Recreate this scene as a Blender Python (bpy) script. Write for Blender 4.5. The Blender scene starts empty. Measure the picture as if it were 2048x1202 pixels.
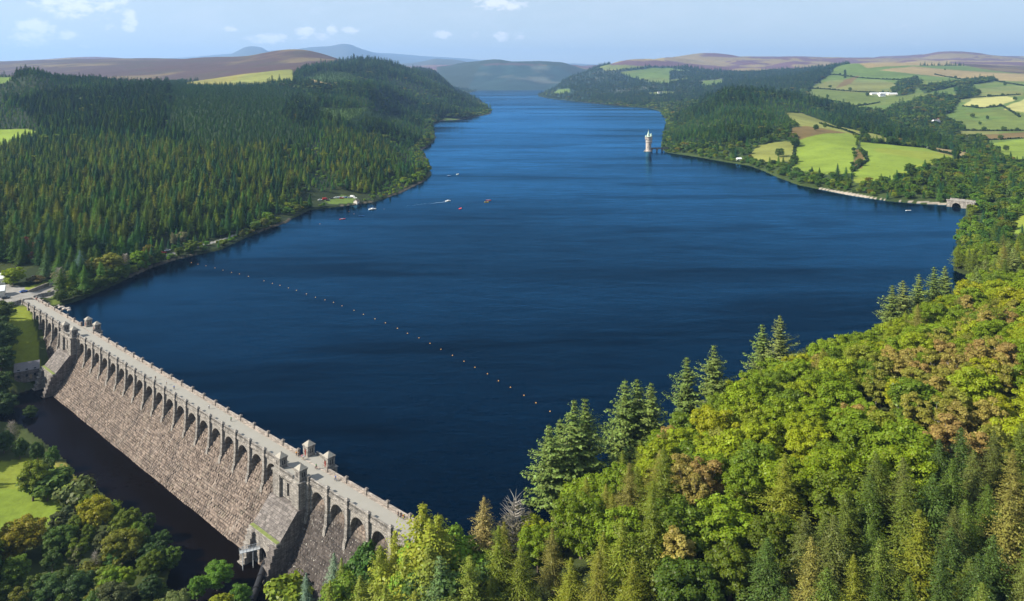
import bpy, bmesh, math, random
import numpy as np
from mathutils import Vector, Matrix
R_ = math.radians
sc = bpy.context.scene
col = sc.collection
rng = np.random.default_rng(7)
random.seed(7)

# ---------------------------------------------------------------- camera (a level camera, lens shifted down)
F, CX, HY, CH = 1500.0, 1024.0, 154.0, 130.0
cam_d = bpy.data.cameras.new('camera'); cam = bpy.data.objects.new('camera', cam_d); col.objects.link(cam)
cam.location = (0, 0, CH); cam.rotation_euler = (R_(90), 0, 0)
cam_d.sensor_width = 36; cam_d.lens = 36 * F / 2048; cam_d.shift_y = -(601 - HY) / 2048
cam_d.clip_start = 1; cam_d.clip_end = 90000
sc.camera = cam

def sea(px, py, z=0.0):                       # photo pixel on the level z -> world x, y
    Y = F * (CH - z) / (py - HY)
    return ((px - CX) / F * Y, Y)

# ---------------------------------------------------------------- object helpers
def link(name, me, mats=None, parent=None):
    o = bpy.data.objects.new(name, me); col.objects.link(o)
    if mats is not None:
        for m in (mats if isinstance(mats, (list, tuple)) else [mats]):
            me.materials.append(m)
    if parent is not None: o.parent = parent
    return o
def tag(o, label=None, cat=None, group=None, kind=None):
    if label: o['label'] = label
    if cat: o['category'] = cat
    if group: o['group'] = group
    if kind: o['kind'] = kind
    return o
def empty(name, loc, rz=0, label=None, cat=None, group=None):
    o = bpy.data.objects.new(name, None); col.objects.link(o)
    o.location = loc; o.rotation_euler = (0, 0, rz); o.empty_display_size = .5
    return tag(o, label, cat, group)
def np_mesh(name, V, Q, smooth=False, mat_idx=None):
    V = np.asarray(V, dtype=np.float32).reshape(-1, 3); Q = np.asarray(Q, dtype=np.int32)
    me = bpy.data.meshes.new(name)
    k = Q.shape[1]
    me.vertices.add(len(V)); me.vertices.foreach_set('co', V.ravel())
    me.loops.add(Q.size); me.loops.foreach_set('vertex_index', Q.ravel())
    me.polygons.add(len(Q)); me.polygons.foreach_set('loop_start', np.arange(0, Q.size, k, dtype=np.int32))
    if mat_idx is not None: me.polygons.foreach_set('material_index', np.asarray(mat_idx, dtype=np.int32))
    me.update(calc_edges=True)
    me.shade_smooth() if smooth else me.shade_flat()
    return me

class MB:
    """collects shapes into one mesh"""
    def __init__(s): s.v = []; s.f = []; s.m = []
    def add(s, vs, fs, m=0):
        b = len(s.v); s.v += [tuple(v) for v in vs]; s.f += [tuple(b + i for i in f) for f in fs]; s.m += [m] * len(fs); return s
    def box(s, x0, x1, y0, y1, z0, z1, m=0):
        return s.add([(x0,y0,z0),(x1,y0,z0),(x1,y1,z0),(x0,y1,z0),(x0,y0,z1),(x1,y0,z1),(x1,y1,z1),(x0,y1,z1)],
                     [(0,3,2,1),(4,5,6,7),(0,1,5,4),(1,2,6,5),(2,3,7,6),(3,0,4,7)], m)
    def frus(s, cx, cy, z0, z1, a0, b0, a1, b1, m=0):
        v = [(cx-a0,cy-b0,z0),(cx+a0,cy-b0,z0),(cx+a0,cy+b0,z0),(cx-a0,cy+b0,z0),(cx-a1,cy-b1,z1),(cx+a1,cy-b1,z1),(cx+a1,cy+b1,z1),(cx-a1,cy+b1,z1)]
        return s.add(v, [(0,3,2,1),(4,5,6,7),(0,1,5,4),(1,2,6,5),(2,3,7,6),(3,0,4,7)], m)
    def prism(s, prof, x0, x1, axis='x', m=0):
        """profile [(a,b)] extruded along axis: x -> (x,a,b), y -> (a,y,b), z -> (a,b,z)"""
        n = len(prof)
        P = {'x': lambda t, a, b: (t, a, b), 'y': lambda t, a, b: (a, t, b), 'z': lambda t, a, b: (a, b, t)}[axis]
        v = [P(x0, a, b) for a, b in prof] + [P(x1, a, b) for a, b in prof]
        f = [tuple(range(n)), tuple(range(2*n-1, n-1, -1))] + [(i, i+n, (i+1) % n + n, (i+1) % n) for i in range(n)]
        return s.add(v, f, m)
    def tube(s, p0, p1, r0, r1=None, n=8, m=0, caps=True):
        p0 = Vector(p0); p1 = Vector(p1); r1 = r0 if r1 is None else r1
        d = (p1 - p0).normalized(); a = d.orthogonal().normalized(); b = d.cross(a)
        v = []
        for p, r in ((p0, r0), (p1, r1)):
            for i in range(n):
                t = 2 * math.pi * i / n; v.append(p + a * (r * math.cos(t)) + b * (r * math.sin(t)))
        f = [(i, (i+1) % n, (i+1) % n + n, i + n) for i in range(n)]
        if caps: f += [tuple(range(n-1, -1, -1)), tuple(range(n, 2*n))]
        return s.add(v, f, m)
    def path(s, pts, r, n=6, m=0):
        for a, b in zip(pts[:-1], pts[1:]): s.tube(a, b, r, r, n, m)
        return s
    def lathe(s, prof, n=16, c=(0,0), m=0):
        v = []
        for r, z in prof:
            for i in range(n):
                t = 2*math.pi*i/n; v.append((c[0]+r*math.cos(t), c[1]+r*math.sin(t), z))
        f = []
        for k in range(len(prof)-1):
            for i in range(n):
                f.append((k*n+i, k*n+(i+1) % n, (k+1)*n+(i+1) % n, (k+1)*n+i))
        f += [tuple(range(n-1, -1, -1)), tuple(range((len(prof)-1)*n, len(prof)*n))]
        return s.add(v, f, m)
    def build(s, name, mats, parent=None, bevel=0, smooth=False):
        me = bpy.data.meshes.new(name); me.from_pydata(s.v, [], s.f); me.update()
        bm = bmesh.new(); bm.from_mesh(me); bmesh.ops.recalc_face_normals(bm, faces=bm.faces)
        bm.to_mesh(me); bm.free()
        me.polygons.foreach_set('material_index', s.m)
        if smooth: me.shade_smooth()
        o = link(name, me, mats, parent)
        if bevel:
            b = o.modifiers.new('bevel', 'BEVEL'); b.width = bevel; b.segments = 1; b.limit_method = 'ANGLE'
        return o
def xform(mb, M):
    mb.v = [tuple(M @ Vector(v)) for v in mb.v]; return mb
def copy_tree(o, parent=None):
    c = o.copy(); col.objects.link(c)
    if parent is not None: c.parent = parent
    for ch in list(o.children): copy_tree(ch, c)
    return c

# ---------------------------------------------------------------- material helpers
class NT:
    def __init__(s, nt): s.nt = nt; s.n = nt.nodes; s.l = nt.links
    def add(s, t, **kw):
        n = s.n.new(t)
        for k, v in kw.items():
            if k.startswith('i_'):
                key = k[2:]; key = int(key) if key.isdigit() else key.replace('_', ' ')
                if isinstance(v, bpy.types.NodeSocket): s.l.new(v, n.inputs[key])
                else: n.inputs[key].default_value = v
            else: setattr(n, k, v)
        return n
    def math(s, op, a, b=0.0, c=None, clamp=False):
        n = s.add('ShaderNodeMath', operation=op, use_clamp=clamp)
        for i, x in enumerate((a, b) if c is None else (a, b, c)):
            if isinstance(x, bpy.types.NodeSocket): s.l.new(x, n.inputs[i])
            else: n.inputs[i].default_value = x
        return n.outputs[0]
    def mix(s, fac, a, b, blend='MIX'):
        n = s.add('ShaderNodeMix', data_type='RGBA', blend_type=blend)
        for i, x in ((0, fac), (6, a), (7, b)):
            if isinstance(x, bpy.types.NodeSocket): s.l.new(x, n.inputs[i])
            else: n.inputs[i].default_value = x if i == 0 else (*x[:3], 1)
        return n.outputs[2]
    def ramp(s, fac, stops, interp='LINEAR'):
        n = s.add('ShaderNodeValToRGB'); n.color_ramp.interpolation = interp
        e = n.color_ramp.elements
        while len(e) < len(stops): e.new(.5)
        for x, (p, c) in zip(e, stops):
            x.position = p; x.color = (*c, 1) if isinstance(c, (tuple, list)) else (c, c, c, 1)
        s.l.new(fac, n.inputs[0]); return n.outputs[0]
    def noise(s, vec, scale, detail=3, rough=.55, dist=0):
        n = s.add('ShaderNodeTexNoise', i_Scale=scale, i_Detail=detail, i_Roughness=rough, i_Distortion=dist)
        if vec is not None: s.l.new(vec, n.inputs['Vector'])
        return n.outputs[0]
    def mapping(s, vec, scale=(1,1,1), rot=(0,0,0), loc=(0,0,0)):
        n = s.add('ShaderNodeMapping'); s.l.new(vec, n.inputs[0])
        n.inputs['Scale'].default_value = scale; n.inputs['Rotation'].default_value = rot; n.inputs['Location'].default_value = loc
        return n.outputs[0]
def new_mat(name):
    m = bpy.data.materials.new(name); m.use_nodes = True; t = NT(m.node_tree); t.n.clear()
    out = t.add('ShaderNodeOutputMaterial'); return m, t, out
def simple(name, c, rough=.8, var=.25, scale=.6, metallic=0, bump=0, spec=.3):
    m, t, out = new_mat(name)
    geo = t.add('ShaderNodeNewGeometry'); tc = t.add('ShaderNodeTexCoord')
    nz = t.noise(tc.outputs['Object'], scale, 4, .6)
    f = t.math('MULTIPLY_ADD', nz, 2*var, 1 - var)
    cc = t.mix(1.0, c, f, 'MULTIPLY')
    b = t.add('ShaderNodeBsdfPrincipled', i_Roughness=rough, i_Metallic=metallic); t.l.new(cc, b.inputs['Base Color'])
    b.inputs['Specular IOR Level'].default_value = spec
    if bump:
        bp = t.add('ShaderNodeBump', i_Strength=bump, i_Distance=.05); t.l.new(nz, bp.inputs['Height']); t.l.new(bp.outputs[0], b.inputs['Normal'])
    t.l.new(b.outputs[0], out.inputs[0]); return m

# ---------------------------------------------------------------- numpy noise
def _hash(ix, iy, seed):
    h = (ix.astype(np.int64) * 374761393 + iy.astype(np.int64) * 668265263 + seed * 1442695041) & 0x7fffffff
    h = ((h ^ (h >> 13)) * 1274126177) & 0x7fffffff
    return ((h ^ (h >> 16)) & 0xffff) / 65535.0
def vnoise(x, y, seed=0):
    ix = np.floor(x); iy = np.floor(y); fx = x - ix; fy = y - iy
    fx = fx*fx*(3-2*fx); fy = fy*fy*(3-2*fy)
    a = _hash(ix, iy, seed); b = _hash(ix+1, iy, seed); c = _hash(ix, iy+1, seed); d = _hash(ix+1, iy+1, seed)
    return (a*(1-fx)+b*fx)*(1-fy) + (c*(1-fx)+d*fx)*fy
def fbm(x, y, seed=0, oct=4):
    t = 0; a = .5; 
    for i in range(oct):
        t = t + a*vnoise(x, y, seed+i*17); x = x*2.03+11.3; y = y*2.03+5.7; a *= .5
    return t / (1 - .5**oct)
def inpoly(x, y, poly):
    r = np.zeros(x.shape, bool); n = len(poly)
    for i in range(n):
        x0, y0 = poly[i]; x1, y1 = poly[(i+1) % n]
        if y0 == y1: continue
        c = ((y0 > y) != (y1 > y)) & (x < (x1-x0)*(y-y0)/(y1-y0)+x0)
        r ^= c
    return r
def segdist(x, y, poly, closed=True):
    d = np.full(x.shape, 1e12); n = len(poly)
    for i in range(n if closed else n-1):
        x0, y0 = poly[i]; x1, y1 = poly[(i+1) % n]
        dx, dy = x1-x0, y1-y0; L = dx*dx+dy*dy
        if L == 0: continue
        t = np.clip(((x-x0)*dx+(y-y0)*dy)/L, 0, 1)
        d = np.minimum(d, (x-x0-t*dx)**2+(y-y0-t*dy)**2)
    return np.sqrt(d)
# ---------------------------------------------------------------- the dam's own axes
DP = Vector((-268.8, 423.3)); DD = Vector((.750, -.661)).normalized(); DN = Vector((DD.y, -DD.x))   # along, downstream
if DN.y > 0: DN = -DN
def dam(s, w): p = DP + DD*s + DN*w; return (p.x, p.y)
DAM_M = Matrix(((DD.x, DN.x, 0, DP.x), (DD.y, DN.y, 0, DP.y), (0, 0, 1, 0), (0, 0, 0, 1)))
DAM_L = 350.0; WL = -20.0

# ---------------------------------------------------------------- shoreline
LEFT = [(118,614),(160,600),(200,583),(250,560),(300,537),(350,520),(380,513),(440,500),(500,472),(545,455),(575,445),(585,437),(620,420),(690,412),
        (745,405),(800,387),(850,362),(862,350),(858,325),(845,300),(866,285),(872,275),(868,262),(868,248),(885,241),(915,240),(950,234),
        (980,228),(984,222.5),(972,212),(960,206),(946,194),(935,188.5),(946,183.8),(958,181.3),(1030,180.6),(1085,180.2)]
RIGHT = [(1092,184),(1082,188),(1076,190.8),(1078,193),(1100,197),(1150,203),(1200,208),(1250,213),(1300,216.5),(1318,222),(1330,235),(1333,245),
         (1328,262),(1324,280),(1322,296),(1330,304),(1345,307),(1400,315),(1450,324),(1500,332),(1530,343),(1560,357),(1600,371),(1650,381),
         (1700,391),(1780,403),(1840,408),(1890,410),(1912,413),(1932,418),(1930,432),(1917,460),(1912,485),(1922,500),(1905,540)]
LAKE = [dam(3, 3)] + [sea(*p) for p in LEFT + RIGHT] + [(300,470),(258,425),(205,375),(166,342),(118,312),(86,288),(52,250),(22,218),(2,198)] + [dam(DAM_L-4, 3)]
RIVER = [dam(60, 5), dam(352, 5), dam(345, 24), dam(308, 21), dam(300, 40)] + [sea(x, y, WL) for x, y in
         [(470,1330),(290,1250),(330,1180),(345,1130),(330,1095),(291,1061),(246,1019),(207,987),(158,959),(133,920),(84,878),(45,850),(-20,840),(-200,850),(-200,800),(30,790),(75,775)]]

# ---------------------------------------------------------------- heights: control points (px, Y, z) or (px, py) at Y
CP = []
def cz(px, Y, z): CP.append(((px-CX)/F, math.log(Y), z))
def cp(px, py, Y): cz(px, Y, CH - (py-HY)*Y/F)
for a in [  # near hill and valley
 (2400,120,20),(2048,170,30),(1700,170,24),(1300,165,11),(1000,165,-10),(850,165,-15),(600,165,-17),(1024,100,-12),(1800,100,18),(300,120,-18),
 (2048,230,44),(1800,230,38),(1500,230,29),(1300,225,21),(1100,212,12),(1000,205,5),(2500,230,45),
 (2048,300,50),(1850,300,41),(1700,290,27),(2048,360,42),(1920,370,22),(2500,330,50),(2048,450,10),(2250,450,16),(2600,500,30),
 (640,212,-19),(720,205,-17),(790,203,-11),(860,198,-5),(920,195,1),(980,192,5),(550,217,-19.4),(960,183,0),
 (0,330,-17.5),(0,260,-18),(100,280,-18.2),(250,240,-18.2),(450,205,-18.5),(-200,280,-10),(-250,400,14),(50,355,-18),(60,375,-11),(66,395,-3),(64,412,3.5),(75,424,4.6),
 (20,400,1),(0,380,-4),(-60,420,5.0),(0,440,5.2),(50,440,5.0),(110,440,4.6),(120,455,5),(60,460,6),(0,470,9),(150,470,6),(200,520,11),(0,540,24),(110,540,19),
 # conifer hill above the lake
 (300,560,10),(300,700,28),(300,1000,60),(300,1400,95),(300,1850,108),(300,2500,105),(0,700,38),(0,990,52),(0,1250,90),(65,1500,124),(0,1700,132),(150,1400,100),(180,2000,112),
 (-300,700,50),(-300,1500,120),(-400,3000,150),(450,560,6),(450,700,22),(450,1100,60),(450,1700,98),(450,2100,112),(600,800,15),(600,1200,52),(600,1800,88),(600,2600,150),
 (650,3000,176),(640,2400,120),(720,3100,182),(780,1000,20),(780,1500,50),(780,2200,90),(780,3000,150),(800,3500,165),(700,840,12),(840,1000,12),(860,2400,32),(900,2500,25),(880,3000,80),(880,3600,112),
 (930,2700,22),(960,2640,8),(960,2950,14),(920,3400,50),(850,5000,180),(800,4500,185),(900,5500,150),(925,5700,75),(940,6200,22),
 # heads of the valley
 (1040,9000,325),(1000,8800,318),(1085,9000,318),(960,8600,262),(935,8300,185),(1130,8800,290),(1160,8800,225),(1175,8500,150),(1040,7800,120),(960,7500,45),(1085,7600,60),(1030,11000,260),
 (870,13000,395),(910,13500,385),(950,13000,300),(1180,13500,330),(1220,13000,330),(800,12000,300),(1040,15000,250),
 # moorland and far mountains
 (200,4200,205),(0,4200,170),(100,4200,190),(320,4200,212),(450,4200,218),(560,4200,238),(620,4200,228),(700,4300,205),(760,4200,180),(400,3000,130),(200,3000,110),(0,3000,100),
 (0,9000,300),(200,9000,320),(300,9000,305),(400,9500,290),(-300,9000,320),(450,12000,250),(300,12500,260),
 (460,19000,560),(500,19000,722),(525,19000,700),(545,19000,600),(580,19000,610),(650,19500,740),(700,19500,728),(740,19500,640),(790,19000,380),(100,19000,330),(900,20000,380),(1300,20000,420),(1900,20000,500),
 # far shore
 (1100,5000,42),(1160,5600,163),(1220,6200,262),(1275,6500,290),(1200,4000,25),(1250,4300,58),(1250,5300,144),(1130,4800,60),(1300,3500,20),(1350,3800,50),(1400,4500,112),(1400,5500,172),(1400,7000,262),(1330,7500,330),(1400,8500,375),
 (1500,4500,120),(1600,4500,142),(1600,5500,198),(1500,7500,320),(1550,9000,380),(1650,9000,370),(1750,9000,352),(1850,9000,392),(1930,9000,405),(2048,9000,352),(2400,9000,380),
 (1750,3600,118),(1700,4500,200),(1640,4200,165),(1850,5000,217),(1950,5200,225),(2048,5500,215),(1770,2850,64),(1650,3200,80),(2048,4000,141),(2400,4000,170),(2048,2400,62),(1900,2200,42),(1900,3000,90),(1800,1800,14),
 (1950,1250,5),(2020,1400,8),(2048,950,6),(2400,900,30),(2400,2000,70),(1980,1700,14),(1900,1500,6),(1700,2300,24),(1960,820,5),(2048,720,12),(2100,600,20),(1960,600,4),
 # wooded knoll and fields
 (1500,1400,31),(1500,1900,60),(1500,2200,84),(1400,2000,62),(1430,1600,38),(1350,1900,30),(1350,1500,10),(1600,2200,68),(1640,2050,44),(1500,2900,36),(1400,2900,26),(1560,1600,42),(1700,1700,18),
 (1600,1100,12),(1650,1200,27),(1680,1250,30),(1590,1350,36),(1700,950,14),(1800,1100,20),(1760,1250,22),(1900,1050,17),(1850,850,8),(1750,880,9),(1550,1150,14),(1480,1250,16),(2000,1050,8),
 # edges
 (-800,20000,500),(-800,9000,300),(-800,3500,180),(-800,1500,120),(-800,700,60),(-800,300,20),(2800,20000,500),(2800,9000,400),(2800,4000,200),(2800,1500,80),(2800,700,60),(2800,300,60),(600,90,-17),(1200,90,-6),(2800,100,40),(-800,100,-10)]: cz(*a)
CPA = np.array(CP)
VS = .55
def _k(r2): return .5 * r2 * np.log(r2 + 1e-12)
_n = len(CPA); _P = np.stack([CPA[:,0], CPA[:,1]*VS], 1); _Z = CPA[:,2]
_SC = np.maximum(np.exp(CPA[:,1]) / 1000, .12)      # solve for z / scale so that far points do not swing near ones
_A = np.zeros((_n+3, _n+3)); _d2 = ((_P[:,None]-_P[None])**2).sum(-1)
_A[:_n,:_n] = _k(_d2) + np.eye(_n)*2e-5; _A[:_n,_n] = 1; _A[:_n,_n+1:] = _P; _A[_n,:_n] = 1; _A[_n+1:,:_n] = _P.T
_w = np.linalg.solve(_A, np.concatenate([_Z/_SC, [0,0,0]]))
def rbf(u, v):
    u = np.clip(u, -1.25, 1.25); vs = v*VS
    r = _w[_n] + _w[_n+1]*u + _w[_n+2]*vs
    for i in range(_n): r = r + _w[i]*_k((u-_P[i,0])**2+(vs-_P[i,1])**2)
    return r * np.maximum(np.exp(v)/1000, .12)

NU, NV = 900, 1000
U0, U1, V0, V1 = -1.05, 1.05, math.log(95), math.log(26000)
gu = np.linspace(U0, U1, NU); gv = np.linspace(V0, V1, NV)
# coarse RBF then bilinear up-sampling
cu = np.linspace(U0, U1, 300); cv = np.linspace(V0, V1, 420)
CU, CV = np.meshgrid(cu, cv); Zc = rbf(CU, CV)
def bil(Z, fx, fy):
    ix = np.clip(fx.astype(int), 0, Z.shape[1]-2); iy = np.clip(fy.astype(int), 0, Z.shape[0]-2); a = fx-ix; b = fy-iy
    return (Z[iy,ix]*(1-a)+Z[iy,ix+1]*a)*(1-b)+(Z[iy+1,ix]*(1-a)+Z[iy+1,ix+1]*a)*b
GU, GV = np.meshgrid(gu, gv)
GY = np.exp(GV); GX = GU*GY
Z = bil(Zc, (GU-U0)/(U1-U0)*299, (GV-V0)/(V1-V0)*419)
def bump(px, Y, h, wx, wy): 
    global Z; Z = Z + h*np.exp(-((GU-(px-CX)/F)*F/wx)**2-(np.log(GY/Y)/wy)**2)
for a in [(500,19000,185,40,.12),(528,19000,70,14,.12),(470,19000,70,40,.12),(650,19500,140,70,.12),(695,19500,150,30,.12),(600,19500,90,40,.12),(740,19500,70,25,.12),
          (575,4300,42,75,.12),(640,4300,22,60,.12),(420,4500,16,60,.12),(180,8800,40,120,.12),(910,13500,45,50,.1),(870,13200,30,20,.1),(65,1480,14,45,.12),(1275,6500,28,60,.08),(1390,8700,45,70,.08),(1930,9000,38,110,.08),(1640,9000,-30,60,.08),(1700,4500,10,50,.08)]: bump(*a)
amp = np.interp(GY, [100,400,900,2500,5000,9000,20000], [.4,.5,2,8,20,32,80])
wl = np.interp(GY, [100,400,900,2500,5000,9000,20000], [12,25,70,220,450,900,2500])
for k, w_ in enumerate([30, 110, 420, 1500, 3500]):
    aa = [.5, 1.5, 7, 26, 60][k]; lo = [0, 300, 1000, 3500, 8000][k]
    Z += (fbm(GX/w_, GY/w_, 30+k, 3)-.5)*2*aa*np.clip((GY-lo)/(lo*.6+50), 0, 1)
gull = np.abs(fbm(GX/1300+.3*fbm(GX/500,GY/500,5,2), GY/1700, 77, 4)-.5)*2; Z -= (1-np.clip(gull*3,0,1))*np.clip((GY-4200)/2500,0,1)*38*np.clip(Z/120,0,1)*(GY<12000)
in_lake = inpoly(GX, GY, LAKE); dl = segdist(GX, GY, LAKE)
in_riv = inpoly(GX, GY, RIVER); dr = segdist(GX, GY, RIVER)
ds = (GX-DP.x)*DD.x+(GY-DP.y)*DD.y; dw = (GX-DP.x)*DN.x+(GY-DP.y)*DN.y
upstream = (dw < 3) | (GY > 460)
land_hi = .9 + dl*.10 + np.maximum(dl-30, 0)*.25 + np.maximum(dl-120,0)*.6
Zl = np.where(upstream, np.clip(Z, .8 + np.minimum(dl*.05, 2), land_hi+np.clip((GX+20)/60,0,1)*(GY<480)*np.minimum(dl*.6,12)), Z)
pav = (ds < 8) & (ds > -60) & (dw > -10) & (dw < 14)
Zl = np.where(in_lake, -np.minimum(.6+dl*.4, 12), Zl)
rb = np.clip(dr/4, 0, 1)
Zl = np.where(in_riv, -21.5, np.where((dr < 4) & (~upstream) & (dw > 10), WL + .25 + rb*(Z-WL-.25), Zl))
Z = Zl
Z = np.where(~in_lake & ~in_riv & (dw > 12) & (dr > 1.5), np.maximum(Z, WL+.5), Z)
PYG = HY + (CH-Z)/GY*F
def colidx(px): return int(round(np.clip(((px-CX)/F-U0)/(U1-U0)*(NU-1), 0, NU-1)))
def hitY(px, py, off=0.0):                     # first ground met along the ray of a photo pixel
    c = colidx(px); pr = HY + (CH-Z[:,c]-off)/GY[:,c]*F
    ok = np.nonzero((pr <= py) & (GY[:,c] > 120))[0]
    return float(GY[ok[0], c]) if len(ok) else 24000.0
def hz(x, y):
    u = x/y; v = np.log(y)
    return bil(Z, np.clip((u-U0)/(U1-U0)*(NU-1), 0, NU-1.001), np.clip((v-V0)/(V1-V0)*(NV-1), 0, NV-1.001))
def hz1(x, y): return float(hz(np.array([x]), np.array([y]))[0])
def at(px, py, off=0.0):
    Y = hitY(px, py, off); x = (px-CX)/F*Y; return Vector((x, Y, hz1(x, Y)))

# ---------------------------------------------------------------- land cover
CLS = {}
cover = np.zeros(Z.shape, np.int16)
COLS = []; TREES = []
def cls(name, c, trees=None): CLS[name] = len(COLS); COLS.append(c); TREES.append(trees)
#            colour                 trees (density, weights: conifer_dark, conifer_green, broad, young, larch ; tint set)
cls('spruce', (.020,.030,.012), 'spruce'); cls('olive', (.03,.04,.012), 'olive'); cls('mixed', (.03,.05,.015), 'mixed'); cls('broad', (.04,.06,.015), 'broad')
cls('young', (.05,.09,.02), 'young'); cls('lime', (.145,.200,.026), None); cls('green', (.082,.125,.026), None); cls('pasture', (.115,.140,.040), None)
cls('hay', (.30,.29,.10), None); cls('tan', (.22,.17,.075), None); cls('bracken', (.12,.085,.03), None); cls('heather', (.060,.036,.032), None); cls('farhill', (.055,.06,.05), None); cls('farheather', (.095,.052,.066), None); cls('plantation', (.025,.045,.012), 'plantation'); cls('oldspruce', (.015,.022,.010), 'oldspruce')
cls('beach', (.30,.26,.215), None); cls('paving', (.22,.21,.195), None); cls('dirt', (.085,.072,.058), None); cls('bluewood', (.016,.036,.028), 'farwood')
cls('scrub', (.06,.10,.03), 'scrub'); cls('hill', (.03,.04,.012), 'mixed'); cls('roughgrass', (.16,.17,.04), None); cls('valley', (.045,.06,.018), None)
def paint(name, pts, wob=1.0):
    q = []
    for px, py in pts:
        Y = -py if py < 0 else hitY(px, py)
        q.append((px, math.log(Y)*1000))
    xs = CX+GU*F; ys = GV*1000
    wx = (fbm(GX/ (GY*.02), GY/(GY*.0+40+GY*.02), 5, 2)-.5)*8*wob
    cover[inpoly(xs+wx, ys, q)] = CLS[name]
# conifer hill to the west
paint('mixed', [(860,-3300),(2800,-3300),(2800,-500),(1200,-500),(1200,-3000),(1000,-3000)])
paint('heather', [(-600,-1950),(170,-2000),(300,-1900),(450,-2000),(590,-2500),(640,-3150),(720,-3350),(800,-3900),(840,-5200),(870,-6500),(870,-30000),(-600,-30000)])
paint('heather', [(870,-9500),(2800,-6800),(2800,-30000),(870,-30000)])
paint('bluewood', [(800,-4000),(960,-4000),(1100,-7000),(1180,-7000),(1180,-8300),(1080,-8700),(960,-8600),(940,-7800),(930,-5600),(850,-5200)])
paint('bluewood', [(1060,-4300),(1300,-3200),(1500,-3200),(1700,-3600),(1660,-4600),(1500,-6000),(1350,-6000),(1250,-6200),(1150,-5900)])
paint('plantation', [(335,165),(470,162),(600,182),(640,215),(610,290),(430,305),(340,255)])
paint('oldspruce', [(40,215),(110,185),(220,185),(330,200),(330,262),(250,275),(85,262)]); paint('oldspruce', [(590,200),(640,225),(620,262),(560,235)])
paint('olive', [(-300,300),(80,285),(200,280),(400,300),(560,290),(640,330),(600,400),(500,440),(400,470),(200,500),(0,560),(-300,560)])
paint('olive', [(640,260),(760,280),(800,330),(760,380),(690,400),(640,340)])
paint('lime', [(-120,298),(0,300),(30,287),(84,266),(60,259),(0,259),(-120,259)])
paint('green', [(-200,-1480),(0,170),(18,163),(30,155),(34,-1900),(-200,-1900)])
paint('roughgrass', [(372,-1980),(440,-1960),(590,-2250),(585,-2700),(480,-2750),(370,-2500)])
paint('tan', [(603,168),(625,158),(660,156),(690,168),(650,176)]); paint('young', [(615,155),(640,142),(700,146),(720,160),(660,166)])
paint('young', [(630,215),(720,218),(790,232),(812,245),(700,255),(640,240)])
paint('green', [(650,402),(690,393),(716,398),(712,406),(660,409)])
paint('green', [(868,240),(888,236),(920,237),(915,242),(885,242)])
# far shore and right
paint('pasture', [(1195,136),(1235,126),(1290,124),(1300,132),(1260,138),(1215,144)]); paint('green', [(1240,146),(1290,138),(1340,136),(1385,142),(1380,158),(1330,168),(1290,162)]); paint('pasture', [(1290,186),(1320,183),(1350,184),(1350,190),(1300,191)])
paint('green', [(1100,187),(1118,179),(1142,178),(1140,185),(1115,190)]); paint('tan', [(1290,-6300),(1430,-6500),(1420,-7600),(1290,-7600)])
paint('green', [(1395,165),(1440,158),(1450,166),(1410,173)]); paint('tan', [(1380,-6200),(1650,-5200),(1700,-6600),(1400,-6800)])
paint('bluewood', [(1340,160),(1460,150),(1460,135),(1640,133),(1660,-4300),(1500,-6000),(1340,-5500)])
paint('green', [(1612,198),(1625,175),(1660,150),(1672,-4300),(1700,-4700),(2800,-5600),(2800,-1200),(1985,300),(1965,262),(1925,245),(1850,235),(1750,222),(1690,210)])
paint('pasture', [(1625,178),(1660,160),(1760,160),(1840,180),(1790,186),(1700,185)]); paint('pasture', [(1870,205),(1930,180),(2048,170),(2048,190),(1950,205)])
paint('tan', [(1735,137),(1800,-4400),(1850,-4900),(2800,-5200),(2800,-8000),(1700,-6500),(1700,-4700)]); paint('tan', [(1760,141),(1830,133),(2048,148),(2200,150),(2200,168),(2048,163),(1930,158),(1850,150)])
paint('heather', [(1960,137),(2048,148),(2200,150),(2200,-6600),(1900,-6600),(1900,-5400)])
paint('bracken', [(1670,178),(1690,160),(1720,150),(1700,168)])
paint('mixed', [(1786,182),(1800,162),(1835,155),(1845,165),(1825,188),(1795,193)]); paint('mixed', [(1742,236),(1790,212),(1880,190),(1925,198),(1905,222),(1860,246),(1800,256)])
paint('mixed', [(1905,182),(1935,172),(1960,190),(1925,200)]); paint('mixed', [(1840,175),(1950,158),(1990,156),(1990,162),(1900,176),(1850,188)])
paint('spruce', [(1640,225),(1700,225),(1800,255),(1900,290),(1960,315),(1950,340),(1900,318),(1830,292),(1760,280),(1700,262),(1640,245)])
paint('hay', [(1924,212),(1945,198),(2010,193),(2034,198),(2000,212),(1960,216)]); paint('hay', [(2008,220),(2030,205),(2048,198),(2200,190),(2200,225),(2048,225)])
paint('green', [(1880,250),(1935,216),(2048,238),(2200,245),(2200,262),(2048,262),(1930,262)]); paint('pasture', [(1915,262),(2000,262),(1990,272),(1930,275)])
paint('bracken', [(1962,270),(2048,264),(2200,264),(2200,276),(2048,277),(1970,281)]); paint('lime', [(1975,287),(2048,278),(2200,280),(2200,325),(2048,325),(2008,312)])
paint('mixed', [(1880,236),(1925,250),(1930,262),(1890,262),(1850,250)])
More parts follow.
